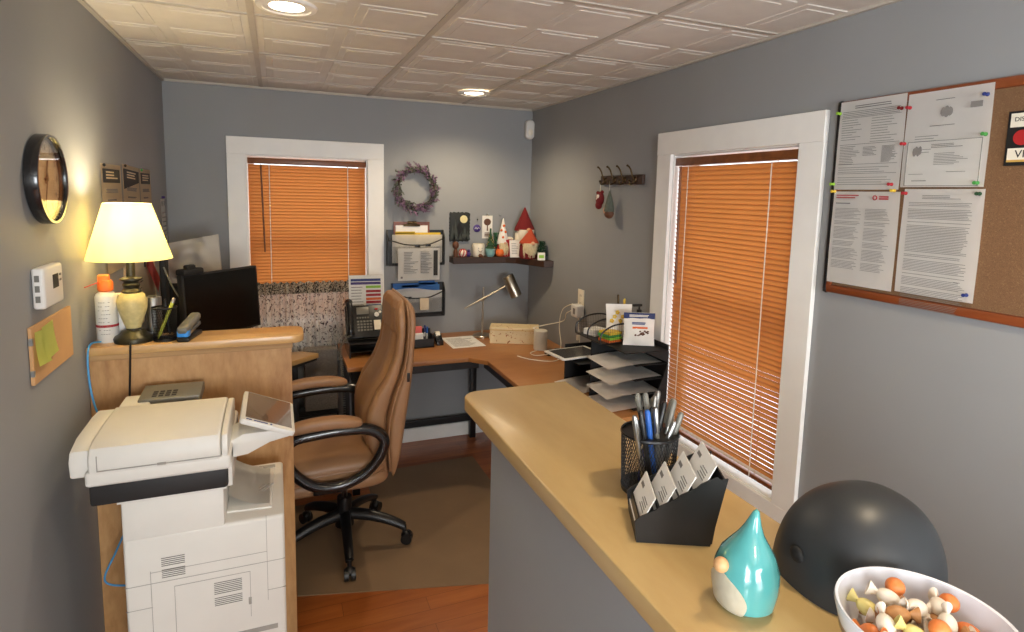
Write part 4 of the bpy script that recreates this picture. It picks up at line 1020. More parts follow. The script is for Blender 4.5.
one('phone_riser', g, 'blackgloss', 'black desk riser shelf under the office phone', 'riser', smooth=False)
# coiled cord
P = [];
for k in range(220):
    q = k/219; cxp = .322+.055*max(0, 1-q*5)**2-.006*math.sin(q*4); z = .865-.47*q+(.06*math.sin(q*PI)); yy = 3.40-.06*math.sin(q*PI)-.14*min(1, q*2)
    P.append((cxp+.008*math.cos(k*1.25), yy+.008*math.sin(k*1.25), z))
g = G(); g.tube(P, .0022, 5, smooth=False); one('coiled_phone_cord', g, 'greybox', 'coiled grey phone cord dangling below the phone at the desk front', 'phone cord')
M = F((.505, 3.645, DZ+.19), (1, -.05, 0), (0, .2, 1))
t = thing('sign_holder_schedule', 'white schedule sheet with coloured rows in a clear stand behind the phone', 'schedule', (.505, 3.62, DZ))
g = G(M); g.box(-.102, .102, -.15, .245-.0, -.0015, .0015); g.box(-.102, .102, -.19, -.15, -.0015, .0015); obj('sheet', g, 'paper', t, False)
g = G(M); g.box(-.104, .104, -.188, .248, .0022, .0030); obj('holder', g, 'clear', t, False)
g = G(M)
rows = [('navy', -.09, .09, .215), ('purple', -.09, .09, .195), ('lime', 0, .09, .172), ('red', 0, .09, .145), ('red', 0, .09, .122), ('orange', 0, .09, .098), ('red', 0, .09, .078), ('blue', 0, .09, .055), ('navy', 0, .09, .035)]
for m_, a, b, z in rows:
    gg = G(M); gg.box(a, b, z-.008, z+.008, .0015, .0021); obj('coloured_row', gg, m_, t, False)
g = G(M); g.lines(-.088, -.015, .0, .18, 10, .004, .0020, 3, .3); obj('print', g, 'ink', t, False)
# marker tray
t = thing('desk_organizer', 'small black desk organizer of markers and notes at the back desk beside the chair', 'organizer', (.79, 3.55, DZ))
g = G(); g.box(.70, .89, 3.47, 3.62, DZ, DZ+.012, .002); g.box(.70, .89, 3.47, 3.476, DZ, DZ+.055, .001); g.box(.70, .89, 3.614, 3.62, DZ, DZ+.09, .001)
for x in (.70, .76, .825, .884): g.box(x, x+.006, 3.47, 3.62, DZ, DZ+.07, .001)
obj('tray', g, 'black', t, False)
for k, (m_, x, z0, z1) in enumerate((('orange', .735, .05, .115), ('pink', .80, .06, .118), ('lime', .735, .03, .085), ('paper', .80, .03, .085))):
    g = G(); yy = 3.55 if k < 2 else 3.505; g.box(x-.028, x+.028, yy-.012, yy+.012, DZ+z0-.03, DZ+z1, .002)
    one('note_pad', g, m_, ['orange note pad upright in the desk organizer', 'pink note pad upright in the desk organizer', 'lime note pad at the front of the desk organizer', 'white note pad at the front of the desk organizer'][k], 'note pad', smooth=False)
for k, (m_, dx) in enumerate((('navy', 0), ('blue', .016), ('black', .030))):
    pen((.845+dx*.8, 3.54, DZ+.014), (.848+dx, 3.55, DZ+.125-.01*k), .005, 'white' if k < 2 else 'black', m_, ['navy capped marker in the desk organizer', 'blue capped marker in the desk organizer', 'black marker in the desk organizer'][k], .4, 'marker')
t = thing('tape_dispenser', 'small black tape dispenser beside the desk organizer', 'tape dispenser', (.935, 3.56, DZ))
M = F((.935, 3.56, DZ), (0, 1, 0), (0, 0, 1)); g = G(M); g.prism([(-.06, 0), (.06, 0), (.055, .03), (.03, .06), (0, .062), (-.025, .035), (-.06, .03)], -.022, .022, bev=.003); obj('body', g, 'blackgloss', t)
g = G(M); g.cyl((.018, .045, -.014), (.018, .045, .014), .028, n=24); obj('tape_roll', g, 'cream', t)
M = RZ((1.095, 3.545, DZ+.0005), .02); t = thing('printed_sheet', 'printed white sheet lying on the back desk by the desk lamp', 'paper sheet', M.translation)
g = G(M); g.box(-.108, .108, -.14, .14, 0, .0012); obj('sheet', g, 'paper', t, False); g = G(M); g.lines(-.085, .085, -.11, .11, 16, .003, .0018, 2, .4); obj('print', g, 'ink', t, False)
# desk lamp
bx, by = 1.262, 3.655
t = thing('desk_lamp', 'brushed nickel desk lamp with a cylinder head under the corner shelf', 'desk lamp', (bx, by, DZ))
g = G(); g.lathe([(0, 0), (.062, 0), (.062, .010), (.058, .014), (0, .014)], 32, M=F((bx, by, DZ))); obj('base', g, 'nickel', t)
g = G(); g.cyl((bx, by, DZ+.012), (bx+.006, by, 1.075), .0068); obj('pole', g, 'nickel', t)
g = G(); g.cyl((bx-.125, by-.005, .938), (1.445, by-.01, 1.088), .0058, n=12); g.cyl((bx-.012, by-.002, .985), (bx+.018, by-.002, 1.006), .010); obj('swing_arm', g, 'nickel', t)
h0 = Vector((1.425, by-.02, 1.118)); h1 = Vector((1.475, by-.075, .985))
h0, h1 = Vector((1.432, by-.01, 1.148)), Vector((1.492, by-.03, 1.010))
g = G(); d = (h1-h0); M = Matrix.Translation(h0) @ d.to_track_quat('Z', 'Y').to_matrix().to_4x4(); L = d.length
g.M = M; g.lathe([(0, 0), (.036, 0), (.039, .004), (.039, L), (.036, L), (.036, .006), (0, .006)], 32); hd = obj('head', g, 'nickel', t)
g = G(M); g.ell((0, 0, L*.6), (.022, .022, .03), 14); g.cyl((0, 0, .005), (0, 0, L*.45), .012); obj('bulb', g, 'cream', hd)
g = G(); g.lathe([(0, 0), (.012, 0), (.012, .03), (.009, .034), (0, .034)], 16, M=F((1.30, 3.585, DZ))); one('glue_stick', g, 'cream', 'tiny white tube standing beside the desk lamp base', 'tube')
# decorated box
M = RZ((1.415, 3.455, DZ), -.42)
t = thing('decorated_box', 'long cream box with a floral print on the back desk under the shelf', 'box', M.translation)
g = G(M); g.box(-.155, .155, -.06, .06, 0, .088, .003); obj('body', g, 'boxp', t, False)
g = G(M); g.box(-.158, .158, -.063, .063, .086, .106, .004); obj('lid', g, 'boxp', t, False)
g = G(M); g.box(-.158, .158, -.0645, -.062, .087, .091); obj('trim_band', g, 'gold', t, False)
M = F((1.500, 3.235, DZ)); g = G(M); g.lathe([(0, 0), (.040, 0), (.042, .005), (.040, .06), (.042, .115), (.038, .122), (0, .122)], 28); t = one('twine_cone', g, 'yarn', 'white canister wound in twine on the desk before the decorated box', 'canister')
g = G(M)
for k in range(14): g.lathe([(.0415, .008+k*.008), (.0432, .011+k*.008), (.0415, .014+k*.008)], 28)
obj('twine', g, 'yarn', t)
for k, (x, y, a) in enumerate(((1.505, 3.10, .3), (1.575, 3.115, -.2))):
    g = G(RZ((x, y, DZ), a)); g.box(-.03, .03, -.02, .02, 0, .028, .004)
    one('power_adapter', g, 'black', ['small black power adapter beside the twine canister', 'black power adapter nearest the right wall outlet'][k], 'power adapter', 'black power adapters')
g = G(); g.tube([(1.30, 3.12, DZ+.004), (1.35, 3.03, DZ+.004), (1.45, 2.96, DZ+.004), (1.54, 3.02, DZ+.004), (1.55, 3.09, DZ+.01)], .0028, 6)
g.tube([(1.46, 3.2, DZ+.004), (1.40, 3.16, DZ+.004), (1.41, 3.10, DZ+.004), (1.48, 3.08, DZ+.01)], .0022, 6); one('white_cable', g, 'cream', 'white cable curling across the desk by the adapters', 'cable')
# outlet, charger and its cables
M = FR(3.03, 1.085); t = thing('wall_outlet', 'cream wall outlet on the right wall above the charger', 'outlet', M.translation)
g = G(M); g.box(-.035, .035, -.058, .058, .0, .006, .002); obj('plate', g, 'cream', t)
g = G(M)
for z in (.022, -.022):
    for x in (-.007, .007): g.box(x-.001, x+.001, z-.006, z+.006, .0055, .0068)
obj('socket', g, 'inkdark', t, False)
M = FR(3.01, 1.018, XR-.007); t = thing('plug_charger', 'chunky white plug-in charger below the outlet on the right wall', 'charger', M.translation)
g = G(M); g.box(-.042, .038, -.035, .040, .0, .052, .010, seg=3); obj('housing', g, 'white', t)
g = G(M); g.box(-.01, .016, -.015, .02, .052, .0528); obj('print', g, 'ink', t, False)
g = G(); g.tube([(XR-.03, 3.06, 1.02), (XR-.06, 3.10, .99), (XR-.05, 3.16, .93), (XR-.13, 3.25, .89), (XR-.2, 3.27, .87), (1.53, 3.27, .85)], .0028, 6); one('white_cable', g, 'cream', 'white cable looping from the charger towards the twine canister', 'cable')
g = G(); g.tube([(XR-.03, 3.00, 1.00), (XR-.035, 2.99, .93), (XR-.03, 2.98, .86), (XR-.04, 2.98, .75)], .0026, 6); g.box(XR-.045, XR-.025, 2.982, 2.994, .85, .88, .002); one('white_cable', g, 'cream', 'white cable hanging straight down from the charger', 'cable')
g = G(); g.tube([(XR-.03, 3.08, 1.05), (XR-.05, 3.17, 1.0), (XR-.06, 3.19, .9), (XR-.07, 3.14, .80), (1.58, 3.12, DZ+.02)], .0026, 6); one('white_cable', g, 'cream', 'thin white cable dropping from the charger to the adapter', 'cable')
#@@RIGHT
# ================================================================== HOOK RACK
M = FR(2.635, 1.778)
t = thing('hook_rack', 'dark wood rack with four curled hooks on the right wall', 'hook rack', M @ Vector((0, -.02, 0)))
g = G(M); g.box(-.20, .20, -.024, .024, .001, .016, .002); obj('backboard', g, 'darkwood', t, False)
for k in range(4):
    x = -.155+k*.095
    g = G(M); g.lathe([(0, .016), (.017, .016), (.015, .020), (0, .022)], 16, M=Matrix.Translation((x, 0, 0)))
    g.tube([(x, .0, .018), (x, .018, .030), (x, .045, .040), (x, .062, .052), (x, .066, .060)], .0042, 8); g.ell((x, .067, .061), .006, 8)
    g.tube([(x, .0, .018), (x, -.018, .024), (x, -.022, .040), (x, -.008, .046)], .0042, 8); g.ell((x, -.006, .046), .006, 8)
    obj('hook', g, 'brass', t)
def hang(x, zt, zb, y_out):
    g = G(M); g.tube([(x, zt, y_out), (x, zb, y_out)], .0012, 5, smooth=False); return g
t = thing('mitten_ornament', 'dark red plush ornament hanging from the first hook of the rack', 'ornament', M @ Vector((-.155, -.14, .04)))
obj('loop', hang(-.155, -.018, -.06, .042), 'cream', t)
g = G(M); g.ell((-.155, -.10, .042), (.034, .040, .018), 16); g.ell((-.165, -.135, .042), (.026, .022, .016), 14); g.ell((-.178, -.068, .042), .010, 8); g.ell((-.135, -.064, .042), .010, 8); obj('body', g, 'darkred', t)
g = G(M); g.ell((-.152, -.088, .056), (.014, .012, .007), 10); g.ell((-.162, -.10, .058), (.006, .005, .004), 8); obj('patch', g, 'candyw', t)
t = thing('gnome_ornament', 'green hatted gnome ornament hanging from the second hook of the rack', 'ornament', M @ Vector((-.062, -.20, .04)))
obj('loop', hang(-.060, -.018, -.055, .042), 'cream', t)
g = G(M); g.lathe([(.028, 0), (.024, .03), (.010, .085), (0, .115)], 16, M=Matrix.Translation((-.062, -.165, .038)) @ Matrix.Rotation(-PI/2, 4, 'X')); obj('hat', g, 'leafg', t)
g = G(M); g.ell((-.062, -.176, .038), (.032, .026, .022), 14); obj('body', g, 'brown', t)
g = G(M); g.ell((-.078, -.160, .052), (.016, .020, .008), 12); obj('beard', g, 'skin', t)

# ================================================================== DESK TRAYS BY THE WINDOW
t = thing('tray_organizer', 'black stacked letter tray organizer on the desk left of the tall window', 'letter trays', (1.46, 2.38, DZ))
g = G()
xa, xb = 1.322, 1.615
for y in (2.118, 2.386, 2.652):
    top = 1.012 if y < 2.6 else .93
    if y > 2.2: g.box(xa+.05, xb, y-.003, y+.003, DZ, top, .001)
    else: g.prism([(1.565, DZ), (xb, DZ), (xb, top), (1.50, top)]+[(1.565+.045*math.cos(2.6*q/8*PI*.3), top-.02-(top-.02-DZ)*q/8) for q in range(1, 8)], -y-.003, -y+.003, M=F((0, 0, 0), (1, 0, 0), (0, 0, 1)))
g.box(xb-.006, xb, 2.118, 2.652, DZ, 1.04)
obj('side_panel', g, 'blackmatte', t, False)
lev = [.755, .822, .889, .956]
g = G()
for z in lev: g.box(xa+.125, xb, 2.121, 2.383, z-.003, z, .001)
g.box(xa+.05, xb, 2.118, 2.652, 1.008 if False else 1.013, 1.017) if False else None
g.box(xa+.07, xb, 2.118, 2.525, 1.013, 1.018)
for z in (.755, .90): g.box(xa+(.10 if z < .8 else -.01), xb, 2.389, 2.650, z-.003, z, .001)
obj('shelf', g, 'blackmatte', t, False)
names = ['bottom', 'second lowest', 'second highest', 'top']
for k, z in enumerate(lev):
    g = G(RZ((xa+.135, 2.250, z+.001), [.06, -.05, .03, -.04][k])); h = .010
    g.surf(lambda u, v, k=k: Vector((-.13+u*.27, -.115+v*.215, .004-.016*(1-u)**3*(1 if k else .2))), 12, 4, h)
    one('paper_stack', g, 'paper', 'white papers sticking out of the %s letter tray beside the window' % names[k], 'papers', 'papers in the stacked letter trays')
g = G(RZ((xa+.13, 2.52, .757), .12)); g.surf(lambda u, v: Vector((-.15+u*.29, -.11+v*.215, .004-.010*(1-u)**3)), 8, 4, .020); one('paper_stack', g, 'paper', 'thick white papers under the tablet in the far letter tray', 'papers', 'papers in the stacked letter trays')
M = RZ((xa+.035, 2.525, .913), .12) @ Matrix.Rotation(.0, 4, 'Y')
t = thing('tablet', 'white framed tablet with a dark screen lying on the letter trays', 'tablet', M.translation)
g = G(M); g.prism(rrect(-.125, .125, -.088, .088, .010), 0, .008, bev=.002); obj('housing', g, 'white', t); g = G(M); g.box(-.105, .105, -.075, .075, .0078, .0088); obj('screen', g, 'screenblk', t, False)
g = G(RZ((xa+.09, 2.525, .902), .12)); g.box(-.07, .12, -.07, .07, 0, .010, .002); one('black_pad', g, 'blackmatte', 'black flat case under the tablet on the letter trays', 'case', smooth=False)
# wire basket caddy on top
t = thing('wire_caddy', 'black mesh caddy with curved dividers on top of the letter trays', 'caddy', (1.45, 2.38, 1.018))
g = G(); cz = 1.020
for y in (2.28, 2.40, 2.52):
    g.tube([(1.36, y, cz), (1.365, y, cz+.05), (1.43, y, cz+.085), (1.52, y, cz+.085), (1.57, y, cz+.05), (1.57, y, cz)], .004, 8)
for x in (1.36, 1.57): g.tube([(x, 2.28, cz+.002), (x, 2.52, cz+.002)], .004, 8, smooth=False)
obj('frame', g, 'black', t)
g = G()
for y in (2.28, 2.40, 2.52):
    for k in range(22):
        x = 1.362+.0095*k; hh = .05+.038*math.sin(min(1, max(0, (x-1.36)/.2))*PI)**.5; g.box(x-.0004, x+.0004, y-.0004, y+.0004, cz, cz+hh)
    for k in range(7): g.box(1.365, 1.565, y-.0004, y+.0004, cz+.005+k*.008, cz+.0058+k*.008)
g.box(1.36, 1.57, 2.28, 2.52, cz, cz+.0015)
obj('mesh_panel', g, 'wirem', t, False)
for k, (m_, z, dx) in enumerate((('orange', 0, 0), ('lime', .012, .004), ('green', .024, -.004), ('yellow', .036, .002))):
    g = G(RZ((1.435+dx, 2.325, cz+.0018+z), .2)); g.box(-.038, .038, -.038, .038, 0, .0115, .001)
    one('sticky_pad', g, m_, ['orange sticky note pad at the bottom of the pad pile in the mesh caddy', 'lime sticky note pad second from the bottom in the mesh caddy', 'green sticky note pad second from the top in the mesh caddy', 'yellow sticky note pad on top of the pile in the mesh caddy'][k], 'sticky pad', 'sticky note pads in the caddy', smooth=False)
g = G(RZ((1.44, 2.46, cz+.002), .3)); g.box(-.05, .04, -.04, .04, 0, .03, .004); one('white_card_box', g, 'paper', 'small white box in the far slot of the mesh caddy', 'box', smooth=False)
def pouch(M, w_, h, dep, m_):
    g = G(M)
    def f(s):
        def fn(u, v):
            b = math.sin(u*PI)**.6*math.sin(min(1, v/.86)*PI)**.7 if v < .86 else 0
            return Vector(((u-.5)*w_*(1-.05*math.sin(v*PI)), v*h, s*(dep*b+.0006)+.003*math.sin(u*14+v*5)*b))
        return fn
    g.surf(f(1), 20, 20); g.surf(f(-1), 20, 20); bmesh.ops.remove_doubles(g.bm, verts=g.bm.verts[:], dist=1e-5); return g
M = F((1.520, 2.215, 1.020), (.86, -.42, 0), (.05, .10, 1))
t = thing('snack_pouch', 'white and navy snack pouch standing on the letter trays by the window', 'snack bag', M.translation)
obj('pouch', pouch(M, .142, .150, .018, 'cardg'), 'cardg', t)
g = G(M); g.surf(lambda u, v: Vector(((u-.5)*.141, .122+v*.027, .0022+.002*math.sin(u*PI))), 8, 1, .0008); obj('header_band', g, 'navy', t)
g = G(M); g.lines(-.045, .045, .130, .141, 2, .0035, .0052, 3, .15); obj('header_text', g, 'cardg', t, False)
g = G(M); g.lines(-.034, .040, .096, .108, 2, .004, .0185, 5, .3); obj('title', g, 'navy', t, False)
g = G(M); g.box(-.032, .036, .078, .087, .0175, .0195, .001); obj('flavour_strip', g, 'orange', t)
g = G(M)
rd = random.Random(2)
for k in range(16): g.ell((rd.uniform(-.02, .04), rd.uniform(.048, .068), .019), (.005, .004, .002), 8)
obj('food_picture', g, 'brown', t)
M = F((1.490, 2.335, 1.024), (.9, -.35, 0), (.02, .2, 1))
t = thing('flower_pouch', 'white pouch with yellow flower print behind the snack pouch', 'snack bag', M.translation)
obj('pouch', pouch(M, .125, .165, .012, 'cardg'), 'cardg', t)
g = G(M)
for k in range(5):
    for j in range(5): a = j*1.256; g.ell((-.035+.013*k+.006*math.cos(a), .085+.02*(k % 3)+.006*math.sin(a), .0125), (.005, .005, .001), 8)
obj('flower_print', g, 'yellow', t)
M = F((1.600, 2.34, 1.018))
t = thing('pump_bottle', 'small dark pump bottle behind the snack pouch', 'bottle', M.translation)
g = G(M); g.lathe([(0, 0), (.024, 0), (.026, .01), (.026, .09), (.012, .115), (.010, .125), (0, .125)]); obj('bottle', g, 'brown', t)
g = G(M); g.cyl((0, 0, .12), (0, 0, .140), .012); g.cyl((0, 0, .14), (0, 0, .158), .004); g.box(-.035, .012, -.008, .008, .156, .168, .003); obj('pump', g, 'black', t)
for k, (x, y, m_) in enumerate(((1.555, 2.44, 'brass'), (1.575, 2.43, 'yellow'))):
    pen((x, y, 1.02), (x-.006+.012*k, y+.01, 1.215-.02*k), .0045, m_, m_, ['tall brass coloured pen behind the white pouches', 'yellow pen behind the white pouches'][k], .25)
g = G(F((1.56, 2.45, 1.018))); g.lathe([(.0, 0), (.03, 0), (.03, .08), (.028, .08), (.028, .004), (0, .004)], 20); one('pen_pot', g, 'black', 'short black pot holding two pens behind the white pouches', 'pen pot')
g = G(F((1.56, 2.27, 1.02))); g.ell((0, 0, .10), (.02, .016, .012), 12); g.cyl((0, 0, 0), (0, 0, .09), .014); one('red_cap_bottle', g, 'red', 'small red capped bottle tucked between pouch and pump bottle', 'bottle')
g = G(); g.box(1.56, 1.60, 2.389, 2.62, .95, .955); g = None

# ================================================================== CORK BOARD
def cork():
    y0, y1, z0, z1 = 1.371, .47, 1.402, 2.002; W, H = y0-y1, z1-z0
    M = FR(y0, z0)
    t = thing('cork_board', 'wood framed cork notice board on the right wall', 'notice board', M.translation)
    g = G(M); g.box(.01, W-.01, .01, H-.01, .001, .012); obj('cork_panel', g, 'cork', t, False)
    g = G(M); g.box(.002, W-.002, 0, .026, 0, .022, .006); g.box(.002, W-.002, H-.026, H, 0, .022, .006); g.box(W-.026, W, 0, H, 0, .022, .006)
    g.box(.0, .020, .002, H-.002, 0, .020, .005); obj('frame', g, 'boardframe', t)
    g = G(M); g.box(-.004, .006, 0, H, 0, .024, .003); g.ell((.002, .01, .012), (.010, .014, .013), 12); g.ell((.002, H-.008, .012), (.010, .012, .013), 12); obj('edge_strip', g, 'black', t)
    def sheet(x0, x1, a, b, label, kind, name='printed_notice', lift=.0):
        o = thing(name, label, 'notice', M @ Vector(((x0+x1)/2, a, .013)), 'papers on the cork board')
        w_, h = x1-x0, b-a
        g = G(M); g.surf(lambda u, v: Vector((x0+u*w_, a+v*h, .0245+lift+.0015*math.sin(u*3+v*4))), 6, 6, .0008); obj('sheet', g, 'paper', o)
        g = G(M @ Matrix.Translation((x0, a, .0266+lift)))
        r = G(M @ Matrix.Translation((x0, a, .0266+lift)))
        if kind == 0:
            g.lines(w_*.25, w_*.8, h-.026, h-.014, 2, .0022, .0008, 4, .1)
            g.lines(.012, w_-.012, h-.05, h-.03, 4, .0012, .0008, 1, .1)
            for (xa_, xb_, ya, yb, n) in ((.012, .08, h-.12, h-.055, 9), (.11, w_-.012, h-.13, h-.055, 10), (.012, .08, .075, h-.135, 12), (.09, .135, .10, h-.14, 7), (.15, w_-.012, .08, h-.14, 16), (.012, w_-.012, .05, .07, 3), (.012, w_-.015, .012, .04, 4)):
                g.lines(xa_, xb_, ya, yb, n, .0011, .0008, n, .5)
            for yy in (h-.052, h-.132, .076, .048): g.box(.01, w_-.01, yy, yy+.001, 0, .0009)
        elif kind == 1:
            r = G(M @ Matrix.Translation((x0, a, .0266+lift)))
            r.lines(.012, .09, h-.022, h-.008, 2, .003, .0008, 1, .2)
            for q in range(16): aa = q*PI/8; r.cyl((w_-.075+.006*math.cos(aa), h-.018+.006*math.sin(aa), 0), (w_-.075+.006*math.cos(aa+.4), h-.018+.006*math.sin(aa+.4), .001), .0015, n=5)
            r.lines(w_-.062, w_-.03, h-.024, h-.012, 2, .004, .0008, 2, .1)
            g.lines(.012, .075, h-.04, h-.032, 1, .003, .0008)
            for xa_, xb_ in ((.012, w_/2-.006), (w_/2+.006, w_-.02)):
                yb = h-.05
                for n in (8, 3, 9, 4, 8, 6):
                    g.lines(xa_, xb_, yb-.0043*n, yb, n, .0009, .0008, n+int(xa_*100), .3); yb -= .0043*n+.005
        elif kind == 2:
            for q in range(3): g.ell((w_/2+(q-1)*.008, h-.058, .0004), (.008, .015-.003*abs(q-1), .0005), 10)
            g.lines(w_/2-.03, w_/2+.03, h-.028, h-.022, 1, .0015, .0008); g.lines(w_/2-.04, w_/2+.04, h-.095, h-.09, 1, .0014, .0008)
            g.lines(.03, .10, h-.135, h-.115, 3, .0012, .0008, 3, .5); g.lines(.03, .08, h-.165, h-.15, 2, .0012, .0008, 3, .3)
            g.box(w_-.05, w_-.022, h-.055, h-.04, 0, .0005)
        elif kind == 3:
            for c_ in ((.0, w_, 0, .0012), (0, w_, h-.0012, h), (0, .0012, 0, h), (w_-.0012, w_, 0, h)): g.box(c_[0], c_[1], c_[2], c_[3], 0, .0012)
            for q in range(4): g.ell((.028+(q-1.5)*.005, h-.028+(q % 2)*.004, .0004), (.005, .012, .0005), 8)
            g.lines(w_/2-.03, w_/2+.05, h-.02, h-.008, 3, .0014, .0008, 2, .3); g.lines(w_/2-.02, w_-.03, h-.065, h-.032, 8, .001, .0008, 6, .5); g.lines(.01, .06, .03, .034, 1, .001, .0008); g.lines(w_-.08, w_-.02, .035, .039, 1, .001, .0008)
            g.lines(.02, .06, .010, .018, 1, .0018, .0008, 4, .1)
        else:
            g.lines(w_/2-.05, w_/2+.05, h-.028, h-.016, 3, .0012, .0008, 2, .3)
            yb = h-.035
            for n in (3, 7, 1, 18, 2, 8, 1, 6, 7, 5): g.lines(.018, w_-.022, yb-.0042*n, yb, n, .0010, .0008, n, .12); yb -= .0042*n+.0055
            g.lines(w_-.05, w_-.03, .045, .05, 1, .001, .0008)
        obj('print', g, 'ink', o, False)
        if kind == 1: obj('red_print', r, 'inkred', o, False)
        else: r.bm.free()
        return o
    sheet(.008, .218, .328, .596, 'closely printed form at the top left of the cork board', 0)
    sheet(.010, .226, .036, .322, 'two column notice with red heading at the bottom left of the cork board', 1)
    sheet(.222, .436, .335, .590, 'letter with a small crest at the top middle of the cork board', 2)
    sheet(.236, .425, .338, .458, 'boxed licence certificate pinned over the lower half of the crest letter', 3, 'licence_certificate', .003)
    sheet(.236, .442, .040, .330, 'single column full page notice at the bottom middle of the cork board', 4)
    pins = [('lime', .012, .562, 'green push pin at the upper left edge of the cork board'), ('darkred', .208, .555, 'dark red push pin at the top right of the printed form'), ('inkred', .232, .553, 'red push pin at the top left of the crest letter'), ('navy', .424, .562, 'navy push pin at the top right of the crest letter'),
            ('inkred', .226, .455, 'red push pin between the form and the licence certificate'), ('green', .430, .465, 'green push pin at the top right corner of the licence certificate'), ('green', .424, .345, 'green push pin at the lower right corner of the licence certificate'),
            ('lime', .010, .345, 'lime push pin at the lower left corner of the printed form'), ('yellow', .016, .322, 'yellow push pin at the upper left of the two column notice'), ('inkred', .200, .343, 'red push pin at the lower right of the printed form'), ('yellow', .210, .325, 'yellow push pin at the upper right of the two column notice'),
            ('inkred', .244, .318, 'red push pin at the upper left of the full page notice'), ('plant', .432, .318, 'dark green push pin at the upper right of the full page notice'), ('navy', .428, .060, 'blue push pin at the lower right of the full page notice')]
    for m_, x, z, lb in pins:
        g = G(M @ Matrix.Translation((x, z, .031))); g.lathe([(0, -.002), (.005, -.002), (.005, .0), (.0032, .002), (.003, .009), (.0048, .011), (.0045, .013), (0, .013)], 12); one('push_pin', g, m_, lb, 'push pin', 'push pins on the cork board')
    # card logos sign
    o = thing('card_payment_sign', 'black sign of payment card logos pinned at the right of the cork board', 'sign', M @ Vector((.52, .34, .013)))
    Ms = M @ Matrix.Translation((.469, .386, .014)) @ Matrix.Scale(.86, 4)
    g = G(Ms); g.box(0, .110, 0, .150, 0, .003, .0008); obj('backing', g, 'blackmatte', o, False)
    g = G(Ms); g.box(.007, .103, .106, .144, .003, .0042); obj('discover_panel', g, 'disc', o, False)
    g = G(Ms); text_into(g, 'DISCOVER', .0165, .055, .127, .0046, ext=.0004); obj('discover_text', g, 'inkdark', o, False)
    g = G(Ms); g.prism([(.05, .106), (.103, .106), (.103, .124)], .0042, .0047); obj('discover_swoosh', g, 'orange', o, False)
    g = G(Ms); g.lathe([(0, .003), (.021, .003), (.021, .0042), (0, .0042)], 28, M=Matrix.Translation((.038, .077, 0))); obj('red_circle', g, 'red', o)
    g = G(Ms); g.lathe([(0, .003), (.021, .003), (.021, .0048), (0, .0048)], 28, M=Matrix.Translation((.066, .077, 0))); obj('yellow_circle', g, 'orange', o)
    g = G(Ms); g.box(.007, .103, .010, .048, .003, .0042); obj('visa_panel', g, 'disc', o, False)
    g = G(Ms); text_into(g, 'VISA', .030, .055, .031, .0046, ext=.0004); obj('visa_text', g, 'inkdark', o, False)
    g = G(Ms); g.box(.007, .103, .010, .016, .0042, .0050); obj('gold_strip', g, 'gold', o, False)
cork()

# ================================================================== RECEPTION COUNTER
CZ = 1.18; CX0, CX1, CY1 = .430, .735, 1.412
t = thing('reception_counter', 'long maple topped counter on a grey half wall in the foreground', 'counter', (.6, .5, 0))
r = .05
pts = [(CX0, -.5)]+[(CX1, -.5)]+[(CX1, CY1)]+[(CX0+r-r*math.sin(a), CY1-r+r*math.cos(a)) for a in [math.radians(10*k) for k in range(10)]]
g = G(); g.prism(pts, CZ-.034, CZ, bev=.0035, seg=3); obj('countertop', g, 'counter', t)
g = G(); g.box(.464, .60, -.49, 1.262, 0, CZ-.0345, .002); obj('half_wall', g, 'wall', t, False)
# large pen cup
PM = F((.598, .824, CZ)); pr_ = .049
pencil_cup('pen_cup', PM, pr_, .105, 'large black mesh cup crowded with pens on the counter', 60)
specs = [(-.024, -.030, -.050, -.024, .148, 'steel', 'steel', 'grey capped pen leaning out at the left of the large pen cup'), (-.012, -.034, -.030, -.012, .150, 'black', 'black', 'black pen leaning left in the large pen cup'),
         (.0, -.030, -.018, -.014, .150, 'blue', 'blue', 'bright blue highlighter pen at the front of the large pen cup'), (.006, -.02, -.010, .030, .165, 'steel', 'greybox', 'tall grey pen at the back of the large pen cup'),
         (.012, -.022, .000, .020, .168, 'clear', 'greybox', 'tall clear barrelled pen at the back of the large pen cup'), (.008, -.030, -.004, -.018, .155, 'greybox', 'steel', 'grey pen right beside the bright blue pen'),
         (-.008, .0, .022, .020, .160, 'black', 'steel', 'silver topped pen leaning right at the middle of the large pen cup'), (.0, .01, .034, .028, .165, 'steel', 'steel', 'long silver pen leaning right in the large pen cup'),
         (-.01, -.01, .028, .0, .155, 'black', 'black', 'black pen leaning right in the large pen cup'), (.0, -.02, .045, -.005, .158, 'steel', 'greybox', 'silver grey pen pointing far right from the large pen cup'),
         (.01, .015, .062, .020, .150, 'brown', 'greybox', 'brown grey pen leaning furthest right from the large pen cup'), (-.01, -.02, .030, -.028, .130, 'clear', 'steel', 'short clear pen at the front right of the large pen cup'),
         (-.02, .0, .0, -.004, .150, 'navy', 'black', 'dark blue pen in the centre of the large pen cup'), (.015, -.01, .050, -.020, .140, 'greybox', 'greybox', 'matte grey pen at the right rim of the large pen cup')]
for a, b, c, d, z, m1, m2, lb in specs:
    pen(PM @ Vector((a*.9, b*.9, .006)), PM @ Vector((c, d, z)), .0046, m1, m2, lb, .3)
